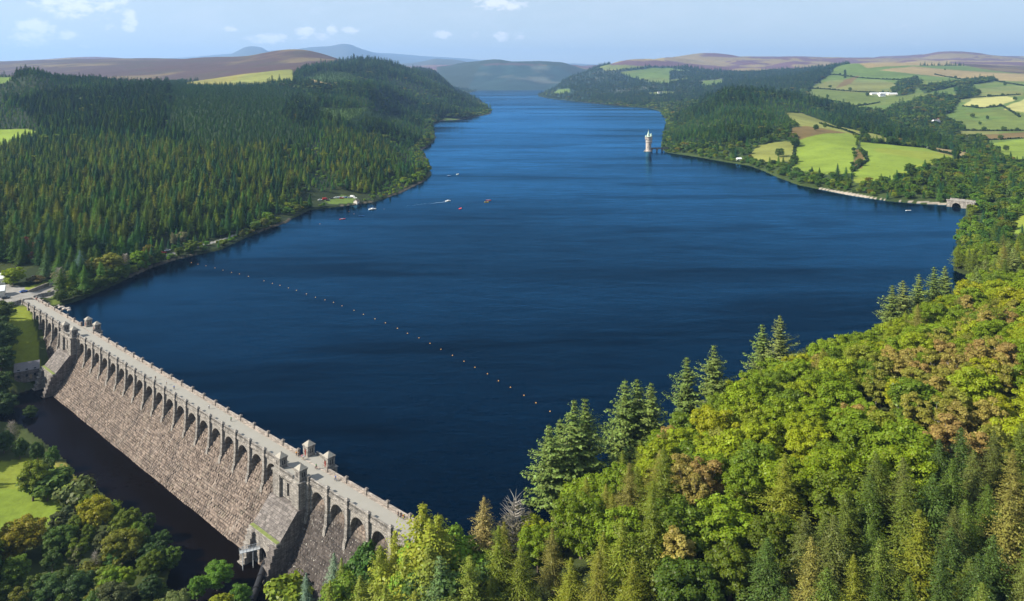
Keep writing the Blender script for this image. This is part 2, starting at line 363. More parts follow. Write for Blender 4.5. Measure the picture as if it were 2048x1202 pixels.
# knoll
paint('spruce', [(1330,-1400),(1332,250),(1350,-2500),(1560,-2900),(1660,-2400),(1640,-1750),(1590,-1500),(1530,-1280),(1480,-1260),(1400,-1330)])
paint('broad', [(1322,303),(1326,290),(1400,300),(1480,312),(1540,325),(1620,345),(1660,360),(1720,365),(1770,362),(1820,350),(1890,340),(1960,360),(1990,400),(1960,430),(1900,425),(1600,400),(1500,345),(1400,325)])
paint('broad', [(1860,330),(1930,312),(1990,320),(2048,345),(2200,350),(2200,420),(2048,430),(1960,440),(1890,420)])
paint('lime', [(1588,338),(1590,300),(1596,282),(1640,270),(1700,266),(1718,282),(1706,310),(1700,346),(1672,352),(1640,350),(1600,342)])
paint('lime', [(1722,286),(1760,288),(1850,296),(1905,310),(1925,318),(1870,328),(1840,340),(1820,352),(1760,366),(1706,366),(1704,348),(1724,320)])
paint('roughgrass', [(1496,318),(1515,292),(1560,284),(1592,284),(1588,325),(1540,328)])
paint('bracken', [(1706,320),(1712,300),(1722,298),(1730,318),(1722,336),(1708,338)]); paint('roughgrass', [(1570,226),(1600,226),(1650,243),(1720,262),(1790,282),(1760,288),(1690,266),(1620,262),(1590,250)])
paint('bracken', [(1585,258),(1612,252),(1690,266),(1640,270),(1598,282),(1578,272)]); paint('tan', [(1850,292),(1930,305),(1945,316),(1915,316),(1880,306)])
paint('lime', [(2020,462),(2024,440),(2048,430),(2200,430),(2200,480),(2048,476)])
paint('beach', [(1630,381),(1640,380),(1780,401.5),(1800,402),(1860,404),(1893,408),(1893,414),(1780,406),(1690,394)])
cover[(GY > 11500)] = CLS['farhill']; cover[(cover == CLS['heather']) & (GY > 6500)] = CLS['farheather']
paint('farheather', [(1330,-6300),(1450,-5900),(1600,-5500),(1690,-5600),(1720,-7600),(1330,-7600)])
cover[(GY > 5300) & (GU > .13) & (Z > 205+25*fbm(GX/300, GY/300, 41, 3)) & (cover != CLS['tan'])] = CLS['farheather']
# near ground
m_ = (GY < 480) & (GX > -40) & ~((ds < 352) & (dw > 3) & (GX < -5)); cover[m_] = CLS['hill']
cover[(GY < 600) & (GU > .4) & (GY > 400) & (cover != CLS['lime'])] = CLS['hill']
m_ = (GY < 470) & (GX <= -5) & (dw > 3); cover[m_] = CLS['valley']
paint('lime', [(-200,925),(0,925),(60,918),(110,925),(158,962),(155,1000),(120,1040),(90,1060),(0,1090),(-200,1100)])
paint('roughgrass', [(100,925),(133,925),(158,959),(207,987),(246,1019),(235,1030),(190,1000),(150,975)])
paint('lime', [(14,612),(58,614),(64,640),(76,690),(80,742),(40,748),(18,700),(4,640)]); paint('lime', [(478,1215),(520,1176),(560,1170),(610,1176),(620,1210),(600,1260),(480,1260)])
paint('paving', [(-150,612),(0,606),(30,610),(62,613),(88,602),(118,590),(108,566),(60,578),(0,566),(-150,566)], .2)
paint('paving', [(55,594),(95,583),(90,579),(50,588)], .2); paint('lime', [(50,578),(95,563),(97,568),(52,586)], .2)
paint('green', [(84,606),(108,594),(122,606),(112,617)], .2)
cover[(dl < 1.2+GY*.0012) & upstream & (GY > 460) & (GY < 3000) & (GX < 0) & ~in_lake & (fbm(GX/40, GY/40, 88, 2) > .55)] = CLS['dirt']
cover[in_riv] = CLS['dirt']; cover[in_lake & (cover != CLS['beach'])] = CLS['spruce']
cover[(cover == CLS['bluewood']) & (GY > 7000) & (Z > 262)] = CLS['heather']
# the road along the western shore: a ledge in the trees
ROAD = [sea(*q, 3.5) for q in [(95,580),(150,570),(210,553),(265,532),(310,513),(350,502),(400,489),(450,474),(500,455)]]
rd = segdist(GX, GY, ROAD, False); 
cover[(rd < 1.7) & (GY > 430)] = CLS['paving']
pave = np.clip(1-(segdist(GX, GY, [dam(-2,3.6), dam(-30,5), dam(-60,12)], False)-6)/6, 0, 1) * (upstream | (ds < 0))
Z = np.where(in_lake | in_riv, Z, Z*(1-pave) + 5.0*pave)

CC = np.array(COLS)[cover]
mo = fbm(GX/330, GY/330, 61, 4)[..., None]; mt = fbm(GX/160+9, GY/160, 62, 4)[..., None]
hea = (cover == CLS['heather'])[..., None]
CC = np.where(hea, CC*(1-np.clip((mo-.56)*9, 0, 1)*.8) + np.array((.13,.098,.045))*np.clip((mo-.56)*9, 0, 1)*.8, CC)
hf = (cover == CLS['farheather'])[..., None]; CC = np.where(hf & (mo > .55), np.array((.17,.13,.07)), CC)
CC = np.where(hea & (mt > .60), CC*.7 + np.array((.05,.05,.025))*.3, CC)
tn = np.isin(cover, [CLS['tan'], CLS['bracken'], CLS['hay']])[..., None]
CC = np.where(tn, CC*(.75+.5*mt), CC)
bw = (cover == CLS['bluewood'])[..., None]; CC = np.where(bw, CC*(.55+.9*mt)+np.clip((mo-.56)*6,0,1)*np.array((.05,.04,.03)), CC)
gr = np.isin(cover, [CLS['green'], CLS['pasture'], CLS['lime'], CLS['roughgrass']])[..., None]
CC = np.where(gr, CC*(.68+.62*mt)*np.where(mo > .55, np.array((1.15,1.0,1.0)), np.array((1.,1.,1.))), CC)

m, t, out = new_mat('terrain')
geo = t.add('ShaderNodeNewGeometry'); vc = t.add('ShaderNodeAttribute', attribute_name='cover')
n1 = t.noise(geo.outputs['Position'], .35, 4, .65); n2 = t.noise(geo.outputs['Position'], .03, 5, .6)
f = t.math('ADD', t.math('MULTIPLY', n1, .7), t.math('MULTIPLY_ADD', n2, .9, .2))
b = t.add('ShaderNodeBsdfPrincipled', i_Roughness=.95); b.inputs['Specular IOR Level'].default_value = .1
t.l.new(t.mix(1.0, vc.outputs['Color'], f, 'MULTIPLY'), b.inputs['Base Color'])
bp = t.add('ShaderNodeBump', i_Strength=.6, i_Distance=.4); t.l.new(n1, bp.inputs['Height']); t.l.new(bp.outputs[0], b.inputs['Normal'])
t.l.new(b.outputs[0], out.inputs[0]); M_TERRAIN = m

def grid_quads(nr, nc):
    i = np.arange(nr-1)[:,None]*nc + np.arange(nc-1)[None]
    return np.stack([i, i+1, i+nc+1, i+nc], -1).reshape(-1, 4)
me = np_mesh('ground', np.stack([GX, GY, Z], -1), grid_quads(NV, NU), smooth=True)
ca = me.color_attributes.new('cover', 'FLOAT_COLOR', 'POINT')
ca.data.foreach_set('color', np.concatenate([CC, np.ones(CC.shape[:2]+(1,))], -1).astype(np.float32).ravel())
ground = link('ground', me, M_TERRAIN); tag(ground, 'valley floor, fields, wooded slopes and moorland hills around the lake', 'ground', kind='structure')
# ---------------------------------------------------------------- water
def water_mat(name, deep, deep2, tint, near=False):
    m, t, out = new_mat(name)
    geo = t.add('ShaderNodeNewGeometry'); pos = geo.outputs['Position']
    sw = t.mapping(pos, (.0012, .0048, 1), (0, 0, .12)); s1 = t.noise(sw, 1.0, 4, .55, .6)             # wind lanes
    st = t.ramp(s1, [(.40, 0), (.62, 1)])
    lane = t.noise(t.mapping(pos, (.0035, .019, 1), (0, 0, .05)), 1.0, 3, .55, .8)
    ln = t.ramp(lane, [(.52, 0), (.63, 1)])
    r1 = t.noise(t.mapping(pos, (.28, .55, 1), (0, 0, .35)), 1.0, 3, .6, .2)
    r2 = t.noise(t.mapping(pos, (.045, .1, 1), (0, 0, .2)), 1.0, 3, .6, .4)
    h = t.math('ADD', t.math('MULTIPLY', r1, .55), t.math('MULTIPLY', r2, 1.6))
    rough_amt = t.math('MULTIPLY_ADD', st, .5, .5)
    shl = t.add('ShaderNodeAttribute', attribute_name='shelter').outputs['Fac']
    rough_amt = t.math('MULTIPLY', rough_amt, t.math('MULTIPLY_ADD', shl, -.93, 1.0))
    bp = t.add('ShaderNodeBump', i_Distance=.5); t.l.new(h, bp.inputs['Height'])
    t.l.new(t.math('MULTIPLY', rough_amt, .10 if near else .55), bp.inputs['Strength'])
    cmix = t.mix(t.math('MULTIPLY', ln, .55), t.mix(st, deep, deep2), [c*.5 for c in deep])
    cc_ = t.mix(t.math('MULTIPLY_ADD', r1, 1.3, -.3, clamp=True), [c*.6 for c in deep], cmix)
    d = t.add('ShaderNodeBsdfDiffuse'); t.l.new(cc_, d.inputs[0])
    g = t.add('ShaderNodeBsdfGlossy'); g.inputs['Color'].default_value = (*tint, 1)
    t.l.new(bp.outputs[0], g.inputs['Normal']); t.l.new(t.math('MULTIPLY_ADD', st, .14, .08), g.inputs['Roughness'])
    fr = t.add('ShaderNodeFresnel', i_IOR=1.33); t.l.new(bp.outputs[0], fr.inputs['Normal'])
    k = t.math('MINIMUM', t.math('MULTIPLY', t.math('MULTIPLY', t.math('POWER', fr.outputs[0], 1.42), 1.12), t.math('MULTIPLY', t.math('MULTIPLY_ADD', st, .35, .75), t.math('MULTIPLY', t.math('MULTIPLY_ADD', ln, -.28, 1.0), t.math('MULTIPLY_ADD', t.noise(t.mapping(pos, (.03,.085,1), (0,0,.1)), 1.0, 5, .7, .5), 1.0, .5)))), .60)
    mx = t.add('ShaderNodeMixShader'); t.l.new(k, mx.inputs[0]); t.l.new(d.outputs[0], mx.inputs[1]); t.l.new(g.outputs[0], mx.inputs[2])
    t.l.new(mx.outputs[0], out.inputs[0]); return m
M_LAKE = water_mat('lake_water', (.0002,.0017,.0052), (.0006,.0095,.030), (.15,.56,1.0))
M_RIVER = water_mat('river_water', (.006,.004,.003), (.005,.004,.004), (.25,.32,.5), True)
ok_ = (in_lake | ((dl < 25) & upstream)) & (GY < 9000) & ((dw < 3.6) | (GY > 470))
q_ = grid_quads(NV, NU); kq = ok_.ravel()[q_].all(1); q_ = q_[kq]; used_ = np.unique(q_); rm = np.zeros(NV*NU, np.int64); rm[used_] = np.arange(len(used_))
LV = np.stack([GX.ravel()[used_], GY.ravel()[used_], np.zeros(len(used_))], 1)
me = np_mesh('lake', LV, rm[q_], smooth=True); lake = link('lake', me, M_LAKE)
dwst = segdist(LV[:,0], LV[:,1], [sea(*p) for p in LEFT[:28]], False); dest = segdist(LV[:,0], LV[:,1], [sea(*p) for p in RIGHT[16:]], False)
she = np.maximum(np.exp(-(dwst/np.interp(LV[:,1], [400,900,2500], [120,150,190]))**1.5), .85*np.exp(-(dest/45)**1.5))*(.8+.4*fbm(LV[:,0]/60, LV[:,1]/60, 44, 3))
sa_ = me.attributes.new('shelter', 'FLOAT', 'POINT'); sa_.data.foreach_set('value', np.clip(she, 0, 1).astype(np.float32))
tag(lake, 'deep blue reservoir with wind lanes reaching far up the valley', 'lake', kind='structure')
P_ = [dam(40, 4), dam(352, 4), dam(352, 30), (-40, 100), (-500, 100), (-500, 380), dam(20, 60)]
river = MB().add([(x, y, WL) for x, y in P_], [tuple(range(len(P_)))]).build('river', M_RIVER)
if river.data.polygons[0].normal.z < 0: river.data.flip_normals()
tag(river, 'dark peaty river pool below the dam wall', 'river', kind='structure')

# ---------------------------------------------------------------- sky, sun, haze
SUN_EL, SUN_AZ = 36.0, (-.975, -.22)
sv = Vector((SUN_AZ[0], SUN_AZ[1], 0)).normalized()*math.cos(R_(SUN_EL)) + Vector((0, 0, math.sin(R_(SUN_EL))))
sl = bpy.data.lights.new('sun', 'SUN'); sl.energy = 5.0; sl.angle = R_(.53); sl.color = (1, .93, .80)
so = bpy.data.objects.new('sun', sl); col.objects.link(so); so.rotation_euler = sv.to_track_quat('Z', 'Y').to_euler(); so.location = (-300, -100, 400)
w = bpy.data.worlds.new('World'); sc.world = w; w.use_nodes = True; t = NT(w.node_tree); t.n.clear()
out = t.add('ShaderNodeOutputWorld'); bg = t.add('ShaderNodeBackground')
sky = t.add('ShaderNodeTexSky', sky_type='NISHITA', sun_disc=False, sun_elevation=R_(SUN_EL), sun_rotation=math.atan2(SUN_AZ[0], SUN_AZ[1]))
sky.altitude = 300; sky.air_density = 1.0; sky.dust_density = .6; sky.ozone_density = 2.5
SKYS = .062
# small fair-weather clouds, placed by compass bearing and height above the horizon
tc = t.add('ShaderNodeTexCoord'); sep = t.add('ShaderNodeSeparateXYZ'); t.l.new(tc.outputs['Generated'], sep.inputs[0])
ax = t.math('ARCTAN2', sep.outputs[0], sep.outputs[1]); hyp = t.math('SQRT', t.math('ADD', t.math('MULTIPLY', sep.outputs[0], sep.outputs[0]), t.math('MULTIPLY', sep.outputs[1], sep.outputs[1])))
el = t.math('ARCTAN2', sep.outputs[2], hyp)
nz = t.add('ShaderNodeTexNoise', i_Scale=75.0, i_Detail=7.0, i_Roughness=.60); t.l.new(t.mapping(tc.outputs['Generated'], (1,1,2.1)), nz.inputs['Vector'])
nz2 = t.add('ShaderNodeTexNoise', i_Scale=14.0, i_Detail=5.0, i_Roughness=.6, i_Distortion=.5); t.l.new(t.mapping(tc.outputs['Generated'], (1,1,3)), nz2.inputs['Vector'])
BL = [(150,8,85,22,.75),(215,0,45,8,.6),(258,43,15,17,1.0),(65,52,34,12,1.0),(105,57,10,7,.8),(62,73,40,9,.85),(135,70,20,8,.6),(50,88,40,7,.6),(222,57,14,9,.4),(462,58,14,6,.6),(540,77,42,9,.9),
      (609,63,18,8,.9),(640,73,16,6,.8),(665,59,10,8,.85),(700,60,16,6,.75),(605,77,10,7,.5),(885,69,15,7,.8),(950,69,8,6,.6),(1003,73,14,8,.9),(1036,74,12,7,.6),(998,8,48,10,.85),(1320,110,26,6,.5),(1160,110,14,5,.35),(1795,52,18,5,.28),(330,98,12,6,.4),(395,113,10,5,.4),(170,95,14,7,.4),(30,84,14,8,.5),(1410,103,12,4,.35),(1830,88,14,4,.3)]
tot = None
for px, py, rx, ry, a in BL:
    az = math.atan((px-CX)/F); e0 = math.atan((HY-py)/F*math.cos(az)); sx = rx/F*math.cos(az)**2*1.5; sy = ry/F*math.cos(az)*1.7
    dx = t.math('MULTIPLY', t.math('SUBTRACT', ax, az), 1/sx); dy = t.math('MULTIPLY', t.math('SUBTRACT', el, e0), 1/sy)
    q = t.math('MULTIPLY', t.math('SUBTRACT', 1.0, t.math('ADD', t.math('MULTIPLY', dx, dx), t.math('MULTIPLY', dy, dy)), clamp=True), a)
    tot = q if tot is None else t.math('MAXIMUM', tot, q)
cl = t.math('MULTIPLY', t.math('SUBTRACT', t.math('ADD', tot, t.math('MULTIPLY', nz.outputs[0], 2.6)), 1.55), 1.7, clamp=True)
cl = t.math('MULTIPLY', cl, t.math('GREATER_THAN', tot, .002))
cl = t.math('MULTIPLY', cl, t.math('MULTIPLY', tot, 2.2, clamp=True))
ci = t.math('MULTIPLY', t.math('SUBTRACT', nz2.outputs[0], .45, clamp=True), .8)
veil = t.mix(.60, sky.outputs[0], (6.0, 6.7, 7.2)); base = t.mix(ci, veil, (7.0, 7.4, 8.1))
fin = t.mix(t.math('MULTIPLY', cl, .75), base, (9.2, 9.3, 9.6))
t.l.new(fin, bg.inputs[0]); bg.inputs[1].default_value = SKYS; t.l.new(bg.outputs[0], out.inputs[0])

m, t, out = new_mat('haze'); pv = t.add('ShaderNodeVolumePrincipled'); pv.inputs['Color'].default_value = (.34, .58, 1.0, 1)
pv.inputs['Density'].default_value = HAZE = 5.4e-5; pv.inputs['Anisotropy'].default_value = .2
t.l.new(pv.outputs[0], out.inputs['Volume'])
hb = MB().box(-30000, 30000, -1500, 27500, -24, float(max(Z.max(), 700))+60).build('haze', m); tag(hb, 'thin blue haze filling the valley air', 'haze', kind='stuff')

sc.view_settings.view_transform = 'Standard'; sc.view_settings.look = 'None'; sc.view_settings.exposure = 1.13; sc.view_settings.gamma = 1
sc.view_settings.use_curve_mapping = False
sc.cycles.use_denoising = True; sc.cycles.max_bounces = 6; sc.cycles.diffuse_bounces = 3; sc.cycles.glossy_bounces = 2; sc.cycles.transmission_bounces = 2
sc.cycles.volume_bounces = 0; sc.cycles.transparent_max_bounces = 8; sc.cycles.use_adaptive_sampling = True; sc.cycles.adaptive_threshold = .015
sc.cycles.caustics_reflective = False; sc.cycles.caustics_refractive = False; sc.render.use_persistent_data = False
# ---------------------------------------------------------------- foliage material: the tint comes from each tree
def foliage(name, trans=.38, rough=.6, island=.42):
    m, t, out = new_mat(name)
    at_ = t.add('ShaderNodeAttribute', attribute_name='tint', attribute_type='INSTANCER')
    oi = t.add('ShaderNodeObjectInfo'); geo = t.add('ShaderNodeNewGeometry'); tc = t.add('ShaderNodeTexCoord')
    k = t.math('MULTIPLY_ADD', geo.outputs['Random Per Island'], island*1.1, 1-island*.5)
    k2 = t.math('MULTIPLY_ADD', t.noise(tc.outputs['Object'], .45, 2, .5), .9, .55)
    c = t.mix(1.0, at_.outputs['Color'], t.math('MULTIPLY', k, k2), 'MULTIPLY')
    hsv = t.add('ShaderNodeHueSaturation'); t.l.new(c, hsv.inputs['Color'])
    t.l.new(t.math('MULTIPLY_ADD', geo.outputs['Random Per Island'], .026, .490), hsv.inputs['Hue'])
    d = t.add('ShaderNodeBsdfDiffuse'); tr = t.add('ShaderNodeBsdfTranslucent'); gl = t.add('ShaderNodeBsdfGlossy', i_Roughness=.45)
    t.l.new(hsv.outputs[0], d.inputs[0]); t.l.new(t.mix(1.0, hsv.outputs[0], (1.15,1.05,.5), 'MULTIPLY'), tr.inputs[0])
    mx = t.add('ShaderNodeMixShader', i_Fac=trans); t.l.new(d.outputs[0], mx.inputs[1]); t.l.new(tr.outputs[0], mx.inputs[2])
    mg = t.add('ShaderNodeMixShader', i_Fac=.012); t.l.new(mx.outputs[0], mg.inputs[1]); t.l.new(gl.outputs[0], mg.inputs[2])
    t.l.new(mg.outputs[0], out.inputs[0]); return m
M_LEAF = foliage('leaves'); M_NEEDLE = foliage('needles', .12, .7, .7)
M_BARK = simple('bark', (.11,.085,.065), .9, .4, 1.5); M_BARKP = simple('pale_bark', (.32,.29,.25), .9, .4, 1.5)

def cards(C, N, size, r, asp=(.7, 1.25), bend=.0):
    """quads centred on C with normals near N"""
    n = len(C); N = N/np.linalg.norm(N, axis=1, keepdims=True)
    a = np.cross(N, r.normal(size=(n, 3))); a /= np.linalg.norm(a, axis=1, keepdims=True); b = np.cross(N, a)
    s = (size*r.uniform(.65, 1.3, n))[:,None]; k = r.uniform(*asp, n)[:,None]
    V = np.stack([C-a*s-b*s*k*.3, C-b*s*k+a*s*.2, C+a*s+b*s*k*.3, C+b*s*k-a*s*.2], 1)
    Q = np.arange(4*n).reshape(-1, 4); return V.reshape(-1, 3), Q
def joinv(L):
    V = []; Q = []; o = 0
    for v, q in L: V.append(v); Q.append(q+o); o += len(v)
    return np.concatenate(V), np.concatenate(Q)
def tubes(paths, n=5):
    V = []; Q = []; o = 0
    for pts, rads in paths:
        pts = np.asarray(pts, float); m_ = len(pts)
        d = np.gradient(pts, axis=0); d /= np.linalg.norm(d, axis=1, keepdims=True)
        ref = np.array([1., .3, 0]) ; a = np.cross(d, ref); a /= np.linalg.norm(a, axis=1, keepdims=True)+1e-9; b = np.cross(d, a)
        th = np.arange(n)*2*np.pi/n
        P_ = pts[:,None]+ (a[:,None]*np.cos(th)[None,:,None]+b[:,None]*np.sin(th)[None,:,None])*np.asarray(rads)[:,None,None]
        V.append(P_.reshape(-1,3))
        for k in range(m_-1):
            for i in range(n): Q.append([o+k*n+i, o+k*n+(i+1)%n, o+(k+1)*n+(i+1)%n, o+(k+1)*n+i])
        o += m_*n
    return np.concatenate(V), np.array(Q)

def broad_crown(seed, H=14, R=5.2, base=.16, lobes=26, leaves=4200, size=.36, lobe_r=(.26,.42), flat=1.0, droop=0):
    r = np.random.default_rng(seed)
    cz_ = H*(1+base)/2; hz_ = H*(1-base)/2*.92
    L = []
    k = 0
    while len(L) < lobes and k < 4000:
        k += 1
        d = r.normal(size=3); d /= np.linalg.norm(d)
        if d[2] < -.9: continue
        rad = r.uniform(.5, .90 if lobes > 45 else .78) if len(L) > 4 else r.uniform(.1,.4)
        c = np.array([d[0]*R*rad, d[1]*R*rad, cz_ + d[2]*hz_*rad*flat]); lr = R*r.uniform(*lobe_r)
        if all(np.linalg.norm(c-c2) > (.62 if lobes > 45 else .45)*(lr+l2) for c2, l2 in L): L.append((c, lr))
    out = []
    tot_ = sum(l*l for _, l in L)
    for c, lr in L:
        n = int(leaves*lr*lr/tot_)
        d = r.normal(size=(n, 3)); d /= np.linalg.norm(d, axis=1, keepdims=True); d[:,2] = np.where(d[:,2] < -.35, -d[:,2], d[:,2])
        rr = lr*(1 - .28*r.random(n)**2)*np.where(r.random(n) < .16, r.uniform(1.05,1.5,n), 1.0)*(1 + .16*np.sin(d[:,0]*7+seed)*np.cos(d[:,1]*6) )
        p = c + d*rr[:,None]*np.array([1,1,.85]); p[:,2] -= droop*np.hypot(p[:,0],p[:,1])**2/R
        out.append(cards(p, d + r.normal(size=(n,3))*.42 + [0,0,.25], size, r))
    V, Q = joinv(out); V[:,2] = np.maximum(V[:,2], .3)
    return V, Q, L
def broad_trunk(seed, H, L, r0=.32):
    r = np.random.default_rng(seed+99)
    top = np.array([r.normal()*.3, r.normal()*.3, H*.62])
    P_ = [([[0,0,-1.2],[0,0,H*.15],top*.5+[0,0,.4],top], [r0*1.3, r0, r0*.7, r0*.3])]
    for c, lr in L[:14]:
        st = top*r.uniform(.35,.8)
        P_.append(([st, (st+c)/2+[0,0,-.3], c], [r0*.45, r0*.28, r0*.1]))
    return tubes(P_)
def conifer_crown(seed, H=22, R=3.7, base=.12, whorls=34, per=9, droop=.35, dens=1.0, sweep=.0, ragged=.2, tipw=.0, cs=.42, ex=.82):
    r = np.random.default_rng(seed); V = []; N = []; S = []
    P_ = []
    for i in range(whorls):
        f = (i+.5)/whorls; z = H*(base+(1-base)*f**.93)
        L0 = R*((1-f)**ex+.035)*(1+r.normal()*ragged*.5)*(1 if f > .12 else .55+f*3.7)
        for j in range(per):
            a = 2*math.pi*(j/per)+i*2.4+r.normal()*.2; L = max(.25, L0*(1+r.normal()*ragged))
            m_ = max(3, int(L*dens*2.6))
            tt = (np.arange(m_)+.6)/m_
            x = tt*L; zz = z + x*.12 - droop*tt**1.6*L*(.75+.5*r.random()) + sweep*tt**3*L
            for side in (-1, 0, 1):
                off = side*(.20*L*(1-tt*.55)+.12)*r.uniform(.6,1.2,m_)
                px = np.cos(a)*x - np.sin(a)*off; py = np.sin(a)*x+np.cos(a)*off
                P_.append(np.stack([px, py, zz-abs(side)*.12+r.normal(size=m_)*.1], 1))
                n_ = np.stack([np.cos(a)*.45+0*x-np.sin(a)*side*.5, np.sin(a)*.45+0*x+np.cos(a)*side*.5, np.ones(m_)*.8], 1)
                N.append(n_+r.normal(size=(m_,3))*.25)
                S.append(np.full(m_, cs*(.55+.6*(1-f)))*(1-.35*tt))
    C = np.concatenate(P_); N = np.concatenate(N); S = np.concatenate(S)
    v, q = cards(C, N, S, r, (.45,.9))
    tip = np.array([[[0,.12,H*.965],[.12,-.05,H*.965],[0,0,H*1.02],[-.12,-.05,H*.965]]]).reshape(-1,3)
    return joinv([(v, q), (tip, np.array([[0,1,2,3]]))])
def pine_crown(seed, H=25, R=5.0, base=.22, n_b=96, size=.27, per=66):
    r = np.random.default_rng(seed); out = []; br = []
    for i in range(n_b):
        f = (i+r.random())/n_b; z = H*(base+(1-base)*f)
        L = R*1.1*(1.04-f)**.75*r.uniform(.5,1.12) if f < .95 else R*.14
        a = i*2.4+r.normal()*.4; up = r.uniform(-.12,.22)*L
        c = np.array([math.cos(a)*L*.8, math.sin(a)*L*.8, z+up])
        br.append(([[0,0,z],[math.cos(a)*L*.45,math.sin(a)*L*.45,z+up*.3],c], [.12,.08,.03]))
        for q in range(3):
            cc = c*np.array([1-.27*q,1-.27*q,1]) + np.append(r.normal(size=2)*.4, -.12*q*up)
            n = per//3; d = r.normal(size=(n,3)); d /= np.linalg.norm(d,axis=1,keepdims=True); d[:,2] = np.abs(d[:,2])*.9-.15
            p = cc + d*np.array([1.2,1.2,.34])*(.7+.4*r.random())*(.5+.6*(1.1-f))
            out.append(cards(p, d+r.normal(size=(n,3))*.5, size, r))
    V, Q = joinv(out); return V, Q, br
def straight_trunk(H, r0, top=.97):
    return tubes([([[0,0,-1.2],[0,0,H*.1],[0,0,H*.5],[0,0,H*top]], [r0*1.25, r0, r0*.6, .04])], 6)
def bare_twigs(seed, H, R, n=60):
    r = np.random.default_rng(seed); P_ = [([[0,0,-1],[0,0,H*.4],[.2,.1,H*.95]], [.22,.16,.03])]
    for i in range(n):
        f = r.uniform(.2,.9); a = r.uniform(0,6.28); L = R*(1-f*.6)*r.uniform(.5,1); z = H*f
        P_.append(([[0,0,z],[math.cos(a)*L*.5,math.sin(a)*L*.5,z+L*.35],[math.cos(a)*L,math.sin(a)*L,z+L*(.5+.4*r.random())]], [.07,.045,.015]))
    return tubes(P_, 3)

# near kinds: list of (crown mesh, trunk mesh, height)
KIND = {}
def reg(kind, crown, trunk, H, leafmat, barkmat):
    me = np_mesh(kind+'_crown', crown[0], crown[1]); me.materials.append(leafmat)
    mt_ = np_mesh(kind+'_trunk', trunk[0], trunk[1], True); mt_.materials.append(barkmat)
    KIND.setdefault(kind, []).append((me, mt_, H))
for s_ in range(7):
    H = [13,15,12,16,14,11,15][s_]; R = [5.2,5.8,4.8,5.6,5.0,4.9,6.2][s_]
    V, Q, L = broad_crown(10+s_, H, R, .03, [56,70,48,80,60,52,90][s_], 15000, .185, [(.15,.27),(.13,.24),(.18,.3),(.13,.23),(.15,.26),(.16,.28),(.12,.22)][s_])
    reg('broadleaf_tree', (V, Q), broad_trunk(s_, H, L), H, M_LEAF, M_BARK)
for s_ in range(4):
    H = [14,16,13,15][s_]; V, Q, L = broad_crown(50+s_, H, [3.4,3.9,3.2,4.2][s_], .12, 34, 8000, .18, (.16,.28), 1.15, .06)
    reg('birch_tree', (V, Q), broad_trunk(60+s_, H, L, .2), H, M_LEAF, M_BARKP)
for s_ in range(5):
    H = [22,25,20,24,27][s_]
    reg('spruce_tree', conifer_crown(70+s_, H, [4.1,4.5,3.9,4.9,4.5][s_], .08, [30,34,27,32,36][s_], 9, [.55,.6,.45,.55,.65][s_], 1.25, .14, .30, cs=.34, ex=.62), straight_trunk(H, .3), H, M_NEEDLE, M_BARK)
for s_ in range(4):
    H = [22,20,24,18][s_]
    reg('larch_tree', conifer_crown(90+s_, H, [4.3,4.0,4.6,3.9][s_], .08, [34,30,36,28][s_], 8, [.25,.15,.3,.2][s_], 1.35, .12, .36, cs=.29, ex=.70), straight_trunk(H, .28), H, M_LEAF, M_BARK)
for s_ in range(5):
    H = [25,23,26,21,24][s_]
    reg('pine_tree', conifer_crown(110+s_, H, [5.0,4.6,5.4,4.4,4.8][s_], [.10,.16,.08,.2,.12][s_], [25,22,27,20,24][s_], 7, [.05,.15,0,.1,.08][s_], 1.35, .22, .40, cs=.44), straight_trunk(H, .34), H, M_NEEDLE, M_BARKP)
for s_ in range(2):
    V, Q, L = broad_crown(130+s_, 13, 4.4, .1, 24, 700, .16, (.2,.32))
    reg('bare_tree', (V, Q), bare_twigs(5+s_, 13, 4.4, 170), 13, M_LEAF, M_BARKP)
for s_ in range(2):
    V, Q, L = broad_crown(140+s_, 3.2, 2.0, .02, 12, 1500, .2, (.3,.5)); reg('bush', (V, Q), tubes([([[0,0,-.5],[0,0,1.6]],[.12,.05])]), 3.2, M_LEAF, M_BARK)

def plant(kind, x, y, H=None, tint=(.05,.08,.02), label=None, group=None, var=None, wide=1.0, z=None, name=None, cat='tree'):
    L = KIND[kind]; me, tr, H0 = L[var % len(L)] if var is not None else L[random.randrange(len(L))]
    s = (H or H0)/H0
    o = empty(name or kind, (x, y, (hz1(x, y) if z is None else z)), random.uniform(0, 6.28), label, cat, group)
    o.scale = (s*wide, s*wide, s)
    for nm, m_ in (('trunk', tr), ('crown', me)):
        c = bpy.data.objects.new(nm, m_); col.objects.link(c); c.parent = o
        if nm == 'crown': c['tint'] = [float(k) for k in tint]
    return o

# ---------------------------------------------------------------- lower-detail trees for the woods that read as one mass
PROTO = bpy.data.collections.new('wood_trees')
PK = []                                                     # order = pick index
def proto(V, Q, mat, kind, lod, H):
    me = np_mesh('wood_tree', V, Q); me.materials.append(mat)
    o = bpy.data.objects.new('wood_tree', me); PROTO.objects.link(o); PK.append((kind, lod, H))
for s_ in range(4): H = [21,23,19,24][s_]; proto(*conifer_crown(200+s_, H, [3.4,3.6,3.2,3.9][s_], .08, 20, 7, .45, .45, 0, .16, cs=.72), M_NEEDLE, 'con', 0, H)
for s_ in range(3): H = [20,22,18][s_]; proto(*conifer_crown(210+s_, H, 3.9, .1, 16, 7, .2, .5, .1, .35, cs=.62), M_NEEDLE, 'lar', 0, H)
for s_ in range(4): H = [13,15,12,14][s_]; V, Q, L = broad_crown(220+s_, H, [5.2,5.6,4.8,6][s_], .05, 22, 1100, .66); proto(V, Q, M_LEAF, 'bro', 0, H)
